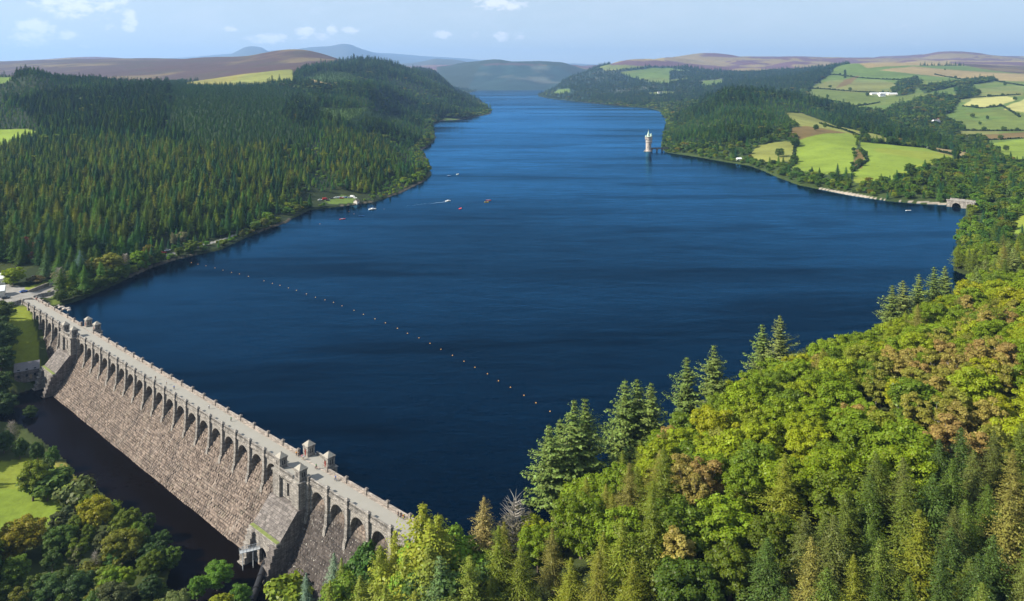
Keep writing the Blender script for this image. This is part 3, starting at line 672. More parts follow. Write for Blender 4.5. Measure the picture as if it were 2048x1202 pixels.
for s_ in range(3): H = [21,24,20][s_]; proto(*conifer_crown(230+s_, H, 3.7, .05, 9, 6, .45, .22, 0, .2, cs=1.35), M_NEEDLE, 'con', 1, H)
for s_ in range(3): H = [13,14,12][s_]; V, Q, L = broad_crown(240+s_, H, 5.8, .02, 14, 230, 1.35); proto(V, Q, M_LEAF, 'bro', 1, H)
names = sorted(o.name for o in PROTO.objects)
order = {o.name: i for i, o in enumerate(PROTO.objects)}
PICK = {}
for i, nme in enumerate(names):
    k, l, H = PK[order[nme]]; PICK.setdefault((k, l), []).append((i, H))

ng = bpy.data.node_groups.new('wood_scatter', 'GeometryNodeTree')
ng.interface.new_socket('Geometry', in_out='INPUT', socket_type='NodeSocketGeometry'); ng.interface.new_socket('Geometry', in_out='OUTPUT', socket_type='NodeSocketGeometry')
gi = ng.nodes.new('NodeGroupInput'); go = ng.nodes.new('NodeGroupOutput'); iop = ng.nodes.new('GeometryNodeInstanceOnPoints')
ci_ = ng.nodes.new('GeometryNodeCollectionInfo'); ci_.inputs[0].default_value = PROTO; ci_.inputs['Separate Children'].default_value = True; ci_.inputs['Reset Children'].default_value = True
def nattr(name, typ):
    n = ng.nodes.new('GeometryNodeInputNamedAttribute'); n.data_type = typ; n.inputs[0].default_value = name; return n.outputs[0]
ng.links.new(gi.outputs[0], iop.inputs['Points']); ng.links.new(ci_.outputs[0], iop.inputs['Instance']); iop.inputs['Pick Instance'].default_value = True
ng.links.new(nattr('pick', 'INT'), iop.inputs['Instance Index'])
cx_ = ng.nodes.new('ShaderNodeCombineXYZ'); ng.links.new(nattr('turn', 'FLOAT'), cx_.inputs[2]); ng.links.new(cx_.outputs[0], iop.inputs['Rotation'])
ng.links.new(nattr('size', 'FLOAT_VECTOR'), iop.inputs['Scale']); ng.links.new(iop.outputs[0], go.inputs[0])
def wood(name, pts, pick, turn, size, tint, label, mat=M_NEEDLE):
    me = bpy.data.meshes.new(name); n = len(pts); me.vertices.add(n); me.vertices.foreach_set('co', np.asarray(pts, np.float32).ravel())
    for a, ty, v, key in (('pick','INT',pick,'value'),('turn','FLOAT',turn,'value'),('size','FLOAT_VECTOR',size,'vector'),('tint','FLOAT_COLOR',np.concatenate([tint, np.ones((n,1))],1),'color')):
        at_ = me.attributes.new(a, ty, 'POINT'); at_.data.foreach_set(key, np.asarray(v, np.int32 if ty == 'INT' else np.float32).ravel())
    o = link(name, me); md = o.modifiers.new('scatter', 'NODES'); md.node_group = ng
    return tag(o, label, name.replace('_', ' '), kind='stuff')
# ---------------------------------------------------------------- scatter
SPEC = {   # spacing factor, tree kinds with weights
 'spruce': (1.0, [('con', 1.0)]), 'olive': (1.02, [('con', .45), ('lar', .5), ('bro', .05)]), 'mixed': (1.45, [('bro', .72), ('con', .28)]),
 'plantation': (.9, [('con', 1.0)]), 'oldspruce': (1.1, [('con', .95), ('bro', .05)]),
 'broad': (1.35, [('bro', .85), ('con', .15)]), 'young': (.95, [('con', 1.0)]), 'farwood': (1.1, [('con', .8), ('bro', .2)]), 'scrub': (2.0, [('bro', 1.0)])}
T_CON = np.array([(.034,.092,.016),(.058,.120,.014),(.022,.066,.027),(.068,.110,.012)])
T_LAR = np.array([(.100,.130,.012),(.082,.125,.014),(.120,.130,.014),(.060,.098,.014)])
T_BRO = np.array([(.068,.125,.012),(.090,.140,.012),(.045,.095,.014),(.115,.145,.013),(.058,.105,.020)])
gx = []
bands = [(430,620,6.2),(620,900,6.6),(900,1300,7.4),(1300,1900,8.8),(1900,2700,11.5),(2700,4000,16),(4000,9000,26)]
for y0, y1, sp in bands:
    xs = np.arange(-.80*y1, .80*y1, sp); ys = np.arange(y0, y1, sp)
    A, B = np.meshgrid(xs, ys); A = A + rng.uniform(-.42, .42, A.shape)*sp; B = B + rng.uniform(-.42, .42, B.shape)*sp
    A = A.ravel(); B = B.ravel(); k = (np.abs(A/B) < .78) & (B > y0) & (B < y1); gx.append(np.stack([A[k], B[k], np.full(k.sum(), sp)], 1))
G = np.concatenate(gx)
def gidx(x, y): return (np.clip(np.round((np.log(y)-V0)/(V1-V0)*(NV-1)), 0, NV-1).astype(int), np.clip(np.round((x/y-U0)/(U1-U0)*(NU-1)), 0, NU-1).astype(int))
iy, ix = gidx(G[:,0], G[:,1]); cc = cover[iy, ix]; zz = hz(G[:,0], G[:,1]); dlk = dl[iy, ix]; inl = in_lake[iy, ix]
big = fbm(G[:,0]/180, G[:,1]/180, 71, 3); mid = fbm(G[:,0]/45, G[:,1]/45, 72, 3)
rdist = segdist(G[:,0], G[:,1], ROAD, False)
CLEAR = []                                                   # clearings (x, y, r), e.g. the lakeside car park
pk_c = at(668, 402); CLEAR.append((pk_c.x, pk_c.y-2, 22)); pk2 = at(322, 509); 
for px, py, r_ in ((1768,189,60),(1872,246,30),(1320,186,40),(1908,411,14),(560,436,14),(1478,322,8),(640,402,22),(700,396,20)): q = at(px, py); CLEAR.append((q.x, q.y, r_))
keep = ~inl & (G[:,1] < 7000) & (dlk > 1.0) & (rdist > 3.2) & (zz > .6)
for x, y, r_ in CLEAR: keep &= np.hypot(G[:,0]-x, G[:,1]-y) > r_
keep &= ~((G[:,1] < 440) & (G[:,0] > -150)) ; keep &= ~((G[:,1] < 518) & (G[:,0] > -30))
keep &= ~((G[:,1] < 440) & (G[:,0] < 0)); keep &= ~((G[:,1] < 480) & (G[:,0]/G[:,1]*F+CX < 112))
recs = []
for name in SPEC:
    sf, kinds = SPEC[name]
    tn_ = [i for i, tt in enumerate(TREES) if tt == name]
    k = keep & np.isin(cc, tn_)
    # shores carry a fringe of broadleaves
    idx = np.nonzero(k)[0]; idx = idx[rng.random(len(idx)) < 1/sf**2]
    n = len(idx)
    if not n: continue
    names_ = [q[0] for q in kinds]; pr = np.array([q[1] for q in kinds]); ch = rng.choice(len(names_), n, p=pr/pr.sum())
    fringe = (dlk[idx] < 13+G[idx,1]*.006) & (rng.random(n) < .75)
    patch = (mid[idx] > .66) & (rng.random(n) < .7)
    kd = np.array(names_, dtype=object)[ch]; kd[fringe | (patch & (name in ('spruce', 'farwood')) & (dlk[idx] < 480))] = 'bro'
    for key in ('con', 'lar', 'bro'):
        s_ = idx[kd == key]
        if not len(s_): continue
        Yk = G[s_,1]; lod = (Yk > 1250).astype(int)
        T = {'con': T_CON, 'lar': T_LAR, 'bro': T_BRO}[key]
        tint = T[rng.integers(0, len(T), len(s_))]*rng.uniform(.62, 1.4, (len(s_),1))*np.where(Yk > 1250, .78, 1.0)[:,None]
        w_ = np.clip((mid[s_]-.35)*2.5, 0, 1)[:,None]
        if key == 'con': tint = tint*(1-.55*w_) + np.array((.030,.060,.014))*.55*w_
        if key == 'bro': 
            tint = tint*np.where(dlk[s_] < 25, 1.25, 1.0)[:,None]
            au = rng.random(len(s_)) < .03; tint[au] = np.array((.14,.125,.015))*rng.uniform(.7,1.2,(au.sum(),1))
        if name == 'young': tint = tint*.4 + np.array((.06,.10,.022))*.6
        if name == 'plantation': tint = tint*.5 + np.array((.036,.078,.018))*.5
        if name == 'oldspruce' and key == 'con': tint = tint*.62
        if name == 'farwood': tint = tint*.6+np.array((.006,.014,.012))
        sz = rng.uniform(.48, 1.0, len(s_))*(.72+.42*big[s_])*np.interp(Yk, [450,600,1000,1500,3000], [.95,.85,.72,.78,1.0])
        if name == 'young': sz *= .45
        if name == 'plantation': sz *= .62
        if name == 'oldspruce': sz *= 1.3
        if name in ('spruce',): sz *= np.where((big[s_] < .45), .58, np.where(big[s_] > .60, 1.25, 1.0)); tint = tint*np.where(big[s_] < .45, 1.35, np.where(big[s_] > .60, .72, 1.0))[:,None]     # younger stands
        if key == 'bro': sz *= np.where(dlk[s_] < 12, .8, 1)
        wide = np.clip(G[s_,2]/5.6, 1, 2.1)*1.25*(1.0 if key != 'bro' else .95)
        hgt = np.clip(G[s_,2]/9.0, 1, 1.35)
        for i in range(len(s_)):
            L = PICK.get((key, int(lod[i]))) or PICK[('con' if key == 'lar' else key, int(lod[i]))]
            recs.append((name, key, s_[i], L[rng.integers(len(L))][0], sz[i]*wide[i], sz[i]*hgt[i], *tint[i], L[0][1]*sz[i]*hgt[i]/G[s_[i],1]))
RX = np.array([(G[r[2],0], G[r[2],1], zz[r[2]]-.3, r[3], r[4], r[5], r[6], r[7], r[8], r[9]) for r in recs]); RN = np.array([r[0] for r in recs], dtype=object); RK = np.array([r[1] for r in recs], dtype=object)
print('wood trees', len(RX))
# the ones that show largest become trees of their own
visx = np.abs(RX[:,0]/RX[:,1]) < .70
own = np.zeros(len(RX), bool)
def take(mask, n):
    idx = np.nonzero(mask & visx)[0]; idx = idx[np.argsort(-RX[idx,9])][:n]; own[idx] = True; return idx
left_ = RX[:,0] < 0
OWN = [(take((RK == 'con') & left_, 120), 'spruce_tree', 'dark spruce', 'spruces on the western lake shore'),
       (take((RK == 'lar') & left_, 60), 'larch_tree', 'olive green larch', 'larches on the western lake shore'),
       (take((RK == 'bro') & left_ & (RX[:,1] < 1000), 44), 'broadleaf_tree', 'rounded green broadleaf tree', 'broadleaves along the western waterline'),
       (take((RK == 'bro') & ~left_ & (RX[:,1] < 1100), 24), 'broadleaf_tree', 'rounded green broadleaf tree', 'broadleaves on the eastern shore'),
       (take((RK == 'con') & ~left_ & (RX[:,1] < 1000), 40), 'spruce_tree', 'dark upright spruce', 'spruces on the eastern shore')]
def where_w(x, y):
    px = CX+x/y*F
    if px < 130: return 'above the dam end car park'
    if px < 330: return 'behind the shore road near the dam'
    if px < 520: return 'above the cars on the shore road'
    if px < 640: return 'left of the boat landing'
    if px < 760: return 'around the lakeside car park'
    if px < 1000: return 'past the moored sailing boat'
    if px < 1560: return 'near the stone draw-off tower'
    if px < 1700: return 'under the bright green field'
    if px < 1880: return 'behind the pale pebble beach'
    return 'beside the stone culvert arch'
def shade(t_):
    s_ = sum(t_)
    if t_[0] > t_[1]*1.05: return 'rusty orange'
    if t_[0] > t_[1]*.85: return 'yellowing'
    return 'very dark' if s_ < .062 else 'dark' if s_ < .085 else 'mid green' if s_ < .12 else 'bright green'
H0s = {i: pk[2] for i, pk in enumerate(PK)}
used_labels = {}
for idx, kind, what, grp in OWN:
    for i in idx:
        x, y, z, pick, wd, hg, r_, g_, b_, _ = RX[i]
        L = KIND[kind]; H = {'spruce_tree': 21, 'larch_tree': 20, 'broadleaf_tree': 13.5}[kind]*hg
        sp_ = kind.replace('_', ' ')
        size_ = 'tall' if H > 21 or (kind == 'broadleaf_tree' and H > 13) else 'low' if H < 9 else 'medium height'
        near_ = ' at the water' if dl[gidx(np.array([x]), np.array([y]))][0] < 16 else ''
        plant(kind, x, y, H, (r_, g_, b_), f'{size_} {shade((r_,g_,b_))} {sp_}{near_} {where_w(x, y)}', grp, wide=min(1.25, wd/hg) if kind != 'broadleaf_tree' else 1.0, z=z)
vx = []
for k in range(9000):
    X, Y = random.uniform(-520, -120), random.uniform(170, 445); j_ = gidx(np.array([X]), np.array([Y])); px = CX+X/Y*F
    if px > -35 or in_riv[j_][0] or X/Y < -1.04 or cover[j_][0] in (CLS['lime'], CLS['paving'], CLS['roughgrass']) or segdist(np.array([X]), np.array([Y]), [dam(-2,5), dam(-30,5), dam(-60,12)], False)[0] < 22: continue
    if random.random() > .55*float(fbm(np.array([X/50]), np.array([Y/50]), 9, 2)[0] > .42)+.1: continue
    L = PICK[('bro', 0)] if random.random() < .8 else PICK[('con', 0)]; c_ = T_BRO[random.randrange(len(T_BRO))]*random.uniform(.7, 1.2); s_ = random.uniform(.6, 1.05)
    vx.append((X, Y, hz1(X, Y)-.3, L[random.randrange(len(L))][0], s_*1.1, s_, *c_, 0))
RX = np.concatenate([RX, np.array(vx)]); own = np.concatenate([own, np.zeros(len(vx), bool)])
F_ = ~own
west = F_ & (RX[:,0]/RX[:,1] < -.06) & (RX[:,1] < 9000); east = F_ & ~west & (RX[:,1] < 2700); far = F_ & ~west & ~east
for msk, nm, lb in ((west, 'conifer_forest', 'dense dark conifer forest covering the hill west of the lake'), (east, 'mixed_woodland', 'mixed woodland on the knoll and fields east of the lake'), (far, 'distant_woodland', 'hazy blue green woods on the farthest valley slopes')):
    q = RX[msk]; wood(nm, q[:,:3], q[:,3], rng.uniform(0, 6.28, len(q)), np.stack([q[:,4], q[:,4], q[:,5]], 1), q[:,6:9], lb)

# ---------------------------------------------------------------- the hillside right of the dam, tree by tree
def pick_tint(L): c = (np.array(L[random.randrange(len(L))])*.78+np.mean(L, axis=0)*.22)*random.uniform(.9, 1.18); return tuple(c)
T_HB = [(.140,.190,.008),(.170,.205,.009),(.115,.170,.009),(.21,.235,.010),(.105,.155,.010),(.17,.19,.022),(.24,.24,.010),(.14,.20,.012),(.18,.22,.012),(.075,.12,.012)]
T_HB = [tuple(k*1.15 for k in c) for c in T_HB]
T_HBD = [(.080,.120,.010),(.062,.100,.012),(.10,.130,.010),(.048,.080,.016)]
T_BI = [(.25,.205,.05),(.27,.21,.055),(.21,.205,.03),(.27,.18,.06),(.18,.20,.025)]
T_LA = [(.165,.180,.016),(.135,.165,.014),(.19,.185,.024),(.12,.155,.014),(.18,.16,.04)]
T_SP = [(.052,.080,.011),(.068,.098,.012),(.040,.068,.013),(.085,.108,.015),(.088,.098,.022)]
T_PI = [(.115,.150,.032),(.135,.155,.042),(.095,.135,.028)]
def canopy(x, y, h): z = hz1(x, y)+h; return CX+x/y*F, HY+(CH-z)/y*F
def ip(px, py, poly): return bool(inpoly(np.array([px]), np.array([py]), poly)[0])
Z_BIRCH = [[(1770,700),(1850,655),(1960,640),(2048,690),(2048,780),(1960,800),(1880,770),(1800,760)],[(1850,780),(1960,790),(1980,860),(1870,880)],[(1350,900),(1420,880),(1420,960),(1350,970)],[(1890,600),(2048,570),(2048,610),(1930,640)]]
Z_SPRUCE = [[(1500,1260),(1530,1160),(1590,1080),(1680,1010),(1740,960),(1850,900),(1960,900),(2048,860),(2400,850),(2400,1400),(1450,1400)]]
Z_LARCH = [[(820,1060),(900,1090),(990,1060),(1090,1100),(1220,940),(1280,850),(1330,850),(1320,960),(1330,1100),(1260,1260),(740,1260)]]
Z_DARK = [[(1280,1260),(1300,1110),(1400,1010),(1500,1000),(1620,940),(1700,900),(1760,960),(1600,1060),(1520,1180),(1450,1260)]]
def desc(px, py):
    if py > 1120: a = 'at the hillside foot'
    elif py > 980: a = 'low on the hillside'
    elif py > 840: a = 'mid hillside'
    elif py > 700: a = 'on the sunlit shoulder'
    else: a = 'on the upper hillside'
    b_ = 'just right of the dam end' if px < 1000 else 'below the nearest shore pines' if px < 1190 else 'below the forked shore pines' if px < 1340 else 'below the twin shore pines' if px < 1470 else \
         'inland of the lone shore pines' if px < 1620 else 'amid the yellow green broadleaves' if px < 1760 else 'beside the orange birches' if px < 1900 else 'along the inland edge of the wood'
    return a + ', ' + b_
occ = []
def free(x, y, d):
    for ax_, ay_, ad in occ:
        if abs(ax_-x) < 9 and (ax_-x)**2+(ay_-y)**2 < (.5*(ad+d))**2: return False
    return True
cand = []
sp = 2.6
for iy_ in range(int((520-118)/sp)):
    for ix_ in range(int(620/sp)):
        cand.append((-30+ix_*sp+random.uniform(-1,1), 118+iy_*sp+random.uniform(-1,1)))
random.shuffle(cand)
CA = np.array(cand); jy, jx = gidx(CA[:,0], CA[:,1]); inl2 = in_lake[jy, jx]; dlk2 = dl[jy, jx]; inr2 = in_riv[jy, jx]; cov2 = cover[jy, jx]
dsc = (CA[:,0]-DP.x)*DD.x+(CA[:,1]-DP.y)*DD.y; dwc = (CA[:,0]-DP.x)*DN.x+(CA[:,1]-DP.y)*DN.y
cnt = {}
W = {'broadleaf_tree': 8.3, 'birch_tree': 5.8, 'larch_tree': 6.4, 'spruce_tree': 5.6, 'pine_tree': 8}
PINES = [(1098,850,228,20),(1120,838,236,23),(1148,800,233,27),(1170,797,238,26),(1250,760,252,27),(1274,757,256,25),(1302,765,252,25),(1374,714,278,27),(1428,690,272,29),(1524,648,310,25),(1560,630,304,28),(1785,570,372,22),(1838,548,385,25),(1868,533,392,26),(1890,532,402,23),(1806,560,380,23)]
for px, py, Y, H in PINES: occ.append(((px-CX)/F*Y, Y, 5))
hill_list = []
for i, (x, y) in enumerate(cand):
    if inl2[i] or inr2[i] or dlk2[i] < 2 or (dsc[i] < 353 and dwc[i] > -4 and x < 12 and dwc[i] < 21 and dsc[i] < 352): continue
    if cov2[i] == CLS['lime'] or x/y > .78 or y < 122: continue
    if x < -5 and dwc[i] > 3: continue
    px, py = canopy(x, y, 13)
    if py > 1285 or px < 690: continue
    px, py = px+random.gauss(0, 18), py+random.gauss(0, 14)
    q = random.random()
    if any(ip(px, py, z_) for z_ in Z_SPRUCE): kind = 'spruce_tree' if q < .9 else 'larch_tree' if q < .94 else 'broadleaf_tree'; T = {'spruce_tree': T_SP, 'larch_tree': T_LA, 'broadleaf_tree': T_HBD}[kind]
    elif any(ip(px, py, z_) for z_ in Z_BIRCH): kind = 'birch_tree' if q < .68 else 'broadleaf_tree'; T = T_BI if kind == 'birch_tree' else T_HB
    elif any(ip(px, py, z_) for z_ in Z_LARCH): kind = 'larch_tree' if q < .7 else 'broadleaf_tree'; T = T_LA if kind == 'larch_tree' else T_HB
    elif any(ip(px, py, z_) for z_ in Z_DARK): kind = 'broadleaf_tree'; T = T_HBD
    elif y > 395: kind = 'broadleaf_tree' if q < .5 else 'spruce_tree' if q < .75 else 'pine_tree' if q < .9 else 'larch_tree'; T = {'broadleaf_tree': T_HB, 'spruce_tree': T_SP, 'pine_tree': T_PI, 'larch_tree': T_LA}[kind]
    else: kind = 'broadleaf_tree' if q < .91 else 'birch_tree' if q < .94 else 'larch_tree'; T = {'broadleaf_tree': T_HB, 'birch_tree': T_BI, 'larch_tree': T_LA}[kind]
    d = W[kind]*random.uniform(.85, 1.15)
    if not free(x, y, d): continue
    occ.append((x, y, d)); hill_list.append((x, y, kind, T, dlk2[i], d))
print('hill trees', len(hill_list))
for x, y, kind, T, dk, d in hill_list:
    H = {'broadleaf_tree': random.uniform(10, 16.5), 'birch_tree': random.uniform(11, 16), 'larch_tree': random.uniform(16, 23), 'spruce_tree': random.uniform(14, 21), 'pine_tree': random.uniform(17, 24)}[kind]
    if dk < 16 and kind == 'broadleaf_tree': H = random.uniform(12, 16)
    elif dk < 9 and kind != 'pine_tree': H *= .85
    if kind in ('larch_tree', 'spruce_tree') and dk < 30 and y < 400: H *= .8
    tn_ = pick_tint(T); px, py = canopy(x, y, H*.6)
    nm_ = kind.replace('_', ' ')
    sh = 'burnt orange' if tn_[0] > tn_[1]*1.2 else 'golden' if tn_[0] > tn_[1]*.97 else 'yellow green' if tn_[0] > tn_[1]*.72 and tn_[1] > .08 else 'fresh green' if tn_[1] > .09 else 'deep green' if tn_[1] > .06 else 'blackish green'
    size_ = 'large' if H > {'broadleaf_tree': 14.5, 'birch_tree': 14.5}.get(kind, 21.5) else 'small' if H < {'broadleaf_tree': 11, 'birch_tree': 11.5}.get(kind, 17) else ''
    plant(kind, x, y, H, tn_, f'{size_} {sh} {nm_} {desc(px, py)}'.strip(), f'{nm_}s on the hillside beyond the dam', wide=random.uniform(1.12, 1.36))
PL = ['leftmost tall shore pine, leaning over the water','grey green shore pine beside the leftmost one','broad dark shore pine of the nearest clump','right pine of the nearest shore clump','left pine of the three forked shore pines','middle pine of the three forked shore pines','right pine of the three forked shore pines','left bushy pine of the twin pair','taller right pine of the twin pair','shorter left pine standing alone with one other','pointed taller pine, right of the lone pair','outermost spreading pine of the far shore clump','second spreading pine of the far shore clump','third spreading pine of the far shore clump','last pine of the far shore clump, by dark spruces','low spreading pine between the first two of the far clump']
for (px, py, Y, H), lb in zip(PINES, PL):
    x = (px-CX)/F*Y; zt = CH-(py-HY)*Y/F
    z0 = hz1(x, Y)
    plant('pine_tree', x, Y, zt-z0, pick_tint(T_PI), lb, 'tall pines along the near shore', wide=1.3)

# thicket on the river bank
bank = [(-150,1090),(0,1080),(90,1050),(160,1010),(210,995),(285,1035),(350,1095),(360,1290),(-200,1290)]
oc2 = []; kN = 0
for k in range(5000):
    Y = random.uniform(196, 262); X = random.uniform(-190, -78); q = canopy(X, Y, 5)
    if not ip(*q, bank) or in_riv[gidx(np.array([X]), np.array([Y]))][0]: continue
    if any((X-a)**2+(Y-b_)**2 < 42 for a, b_ in oc2): continue
    oc2.append((X, Y)); kN += 1
    if kN > 60: break
    kd = 'broadleaf_tree' if random.random() < .25 else 'birch_tree' if random.random() < .6 else 'bush'
    tn_ = pick_tint([(.06,.10,.014),(.085,.12,.014),(.045,.08,.016),(.13,.13,.014),(.08,.09,.04),(.10,.14,.012)])
    plant(kd, X, Y, random.uniform(3, 4.5) if kd == 'bush' else random.uniform(7, 10.5), tn_, f"{'low' if kd == 'bush' else 'smallish'} {'golden' if tn_[0] > tn_[1]*.97 else 'olive' if tn_[0] > tn_[1]*.75 else 'dull green'} {kd.replace('_',' ')} filling the bank thicket {'beside the pool' if X > -105 else 'behind the golden topped tree' if Y > 235 else 'toward the bottom edge'}", 'undergrowth trees of the bank thicket', wide=random.uniform(1.2, 1.6), name='riverside_tree' if kd == 'broadleaf_tree' else None)
# ---------------------------------------------------------------- masonry
def masonry(name, base, dark, rough_face=False, sc_=1.0, streak=.5, bscale=(1.1, .42)):
    m, t, out = new_mat(name)
    tc = t.add('ShaderNodeTexCoord'); geo = t.add('ShaderNodeNewGeometry'); obj = tc.outputs['Object']
    if rough_face:
        at_ = t.add('ShaderNodeAttribute', attribute_name='stone'); sp_ = t.add('ShaderNodeSeparateColor'); t.l.new(at_.outputs['Color'], sp_.inputs[0])
        tone = sp_.outputs[0]; joint = sp_.outputs[1]; dk = sp_.outputs[2]
    else:
        sep = t.add('ShaderNodeSeparateXYZ'); t.l.new(obj, sep.inputs[0])
        cmb = t.add('ShaderNodeCombineXYZ'); t.l.new(t.math('ADD', sep.outputs[0], sep.outputs[1]), cmb.inputs[0]); t.l.new(sep.outputs[2], cmb.inputs[1])
        br = t.add('ShaderNodeTexBrick', i_Scale=1.0); t.l.new(cmb.outputs[0], br.inputs['Vector'])
        br.inputs['Color1'].default_value = (0,0,0,1); br.inputs['Color2'].default_value = (1,1,1,1); br.inputs['Mortar'].default_value = (.5,.5,.5,1)
        br.inputs['Brick Width'].default_value = bscale[0]; br.inputs['Row Height'].default_value = bscale[1]; br.inputs['Mortar Size'].default_value = .035
        tone = br.outputs[0]; joint = t.math('SUBTRACT', 1.0, br.outputs['Fac'])
    n = t.noise(obj, .5, 5, .65); ns = t.noise(t.mapping(obj, (.9, .9, .10)), 1.0, 4, .6); nf = t.noise(obj, 3.5, 3, .6)
    c = t.mix(tone, [x*.6 for x in base], [x*1.5 for x in base])
    c = t.mix(t.math('MULTIPLY', t.ramp(nf, [(.45, 0), (.75, 1)]), .45), c, (.23, .145, .105) if rough_face else (.40,.38,.35))
    c = t.mix(t.math('MULTIPLY', t.ramp(ns, [(.42, 0), (.62, 1)]), streak), c, dark)
    c = t.mix(t.math('MULTIPLY', t.ramp(n, [(.58, 0), (.70, 1)]), .4), c, [min(1, x*1.5) for x in base])
    if rough_face:
        s3 = t.noise(t.mapping(obj, (.22, .05, .03)), 1.0, 5, .65, .3); s4 = t.noise(t.mapping(obj, (.7, .1, .06)), 1.0, 4, .6)
        c = t.mix(t.math('MULTIPLY', t.ramp(s3, [(.48, 0), (.66, 1)]), .5), c, [x*1.25 for x in dark])
        c = t.mix(t.math('MULTIPLY', t.ramp(s4, [(.60, 0), (.70, 1)]), .35), c, (.33,.30,.26))
        c = t.mix(t.math('MULTIPLY', t.ramp(n, [(.55, 0), (.75, 1)]), .35), c, (.15,.155,.10))
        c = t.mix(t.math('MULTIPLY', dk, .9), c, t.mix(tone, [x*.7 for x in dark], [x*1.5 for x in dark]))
        wht = t.math('MULTIPLY', t.ramp(t.noise(t.mapping(obj, (1.6,1.6,.5)), 1.3, 3, .7), [(.62,0),(.68,1)]), t.math('MULTIPLY', dk, .8))
        c = t.mix(wht, c, (.42,.40,.36))
    c = t.mix(t.math('MULTIPLY', t.math('SUBTRACT', 1.0, joint), .55), c, [x*.5 for x in dark])
    b = t.add('ShaderNodeBsdfPrincipled', i_Roughness=.9); b.inputs['Specular IOR Level'].default_value = .2; t.l.new(c, b.inputs['Base Color'])
    bp = t.add('ShaderNodeBump', i_Strength=.7, i_Distance=.08); t.l.new(t.math('ADD', t.math('MULTIPLY', joint, .8), nf), bp.inputs['Height']); t.l.new(bp.outputs[0], b.inputs['Normal'])
    t.l.new(b.outputs[0], out.inputs[0]); return m
M_FACE = masonry('rubble_masonry', (.158,.127,.105), (.042,.036,.033), True, streak=.22)
M_ASH = masonry('ashlar', (.24,.218,.195), (.07,.064,.058), streak=.55)
M_ASHD = masonry('dark_ashlar', (.12,.104,.096), (.045,.04,.038), streak=.5, bscale=(1.5,.75))
M_PARA = masonry('parapet_stone', (.27,.23,.20), (.11,.098,.088), streak=.35, bscale=(.9,.35))
M_ROAD = simple('road_gravel', (.235,.225,.20), .95, .10, .35); M_DARK = simple('opening_shade', (.012,.012,.013), .9, .1)  # M_DARK: shade inside openings, put into a near-black colour
M_SLATE = simple('slate', (.13,.125,.135), .7, .3, 1.2); M_STROOF = simple('stone_roof', (.26,.24,.205), .9, .35, .9)
M_RUST = simple('red_door', (.16,.035,.025), .7, .3); M_PIPE = simple('black_pipe', (.018,.018,.02), .45, .3); M_STEEL = simple('galvanised_steel', (.36,.38,.40), .6, .2, metallic=.3)
M_MOSS = simple('mossy_ledge', (.14,.17,.05), .95, .5, .9)

damo = empty('dam', (0, 0, 0), 0, 'long pink and grey stone dam with arcade, roadway and two gate towers', 'dam')
damo.matrix_world = DAM_M
NT_S, FT_S = 272.5, 78.5                                  # gate towers
prof = np.array([(3.1,4.2),(3.6,2.4),(4.9,-1.0),(7.0,-4.5),(8.9,-8.2),(11.4,-12.2),(14.6,-16.4),(18.4,-20.6),(20.6,-23.0)])
arc = np.concatenate([[0], np.cumsum(np.hypot(*np.diff(prof, axis=0).T))])
# smooth the profile, then lay rows of rough stones on it
st = .21; ta = np.arange(0, arc[-1], st); sa = np.arange(0, DAM_L, st)
pw = np.interp(ta, arc, prof[:,0]); pz = np.interp(ta, arc, prof[:,1]); kk = np.ones(9)/9
pw = np.convolve(np.pad(pw, 4, 'edge'), kk, 'valid'); pz = np.convolve(np.pad(pz, 4, 'edge'), kk, 'valid'); pz[0] = 4.2
S_, T_ = np.meshgrid(sa, ta)
rowh = .78; row = np.floor((T_ + .12*np.sin(S_*.21+T_))/rowh); off = _hash(row, row*0, 3)*5
sl_ = 1.25; si = np.floor((S_+off)/sl_ + (_hash(row, np.floor((S_+off)/9), 8)-.5)*.5)
fs = (S_+off)/sl_ + (_hash(row, np.floor((S_+off)/9), 8)-.5)*.5 - si; ft = (T_+.12*np.sin(S_*.21+T_))/rowh - row
edge = np.minimum(np.minimum(fs, 1-fs)*sl_, np.minimum(ft, 1-ft)*rowh); jt = np.clip(edge/.12, 0, 1)
tone = _hash(si, row, 11); pro = (_hash(si, row, 12))*.26; tilt = (_hash(si, row, 13)-.5)*.3*(fs-.5) + (_hash(si, row, 14)-.35)*.28*(.5-ft)
dsp = jt*(.12 + pro + tilt) + (fbm(S_*2.3, T_*2.3, 90, 2)-.5)*.10
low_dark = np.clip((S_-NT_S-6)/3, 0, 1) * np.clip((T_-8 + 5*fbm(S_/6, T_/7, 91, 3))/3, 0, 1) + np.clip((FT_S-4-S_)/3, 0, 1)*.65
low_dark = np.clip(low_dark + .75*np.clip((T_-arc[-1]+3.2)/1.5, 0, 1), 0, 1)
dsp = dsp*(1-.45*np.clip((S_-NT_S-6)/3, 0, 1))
tw = np.gradient(pw); tz = np.gradient(pz); ln_ = np.hypot(tw, tz); nw = -tz/ln_; nzz = tw/ln_
Vf = np.stack([S_, pw[:,None]+nw[:,None]*dsp, pz[:,None]+nzz[:,None]*dsp], -1)
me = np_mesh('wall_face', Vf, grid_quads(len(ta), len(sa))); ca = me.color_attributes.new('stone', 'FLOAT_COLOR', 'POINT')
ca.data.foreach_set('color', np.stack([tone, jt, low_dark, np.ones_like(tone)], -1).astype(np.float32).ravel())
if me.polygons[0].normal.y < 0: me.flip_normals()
o = link('wall_face', me, M_FACE, damo); tag(o, 'sloping face of rough pinkish rubble blocks')
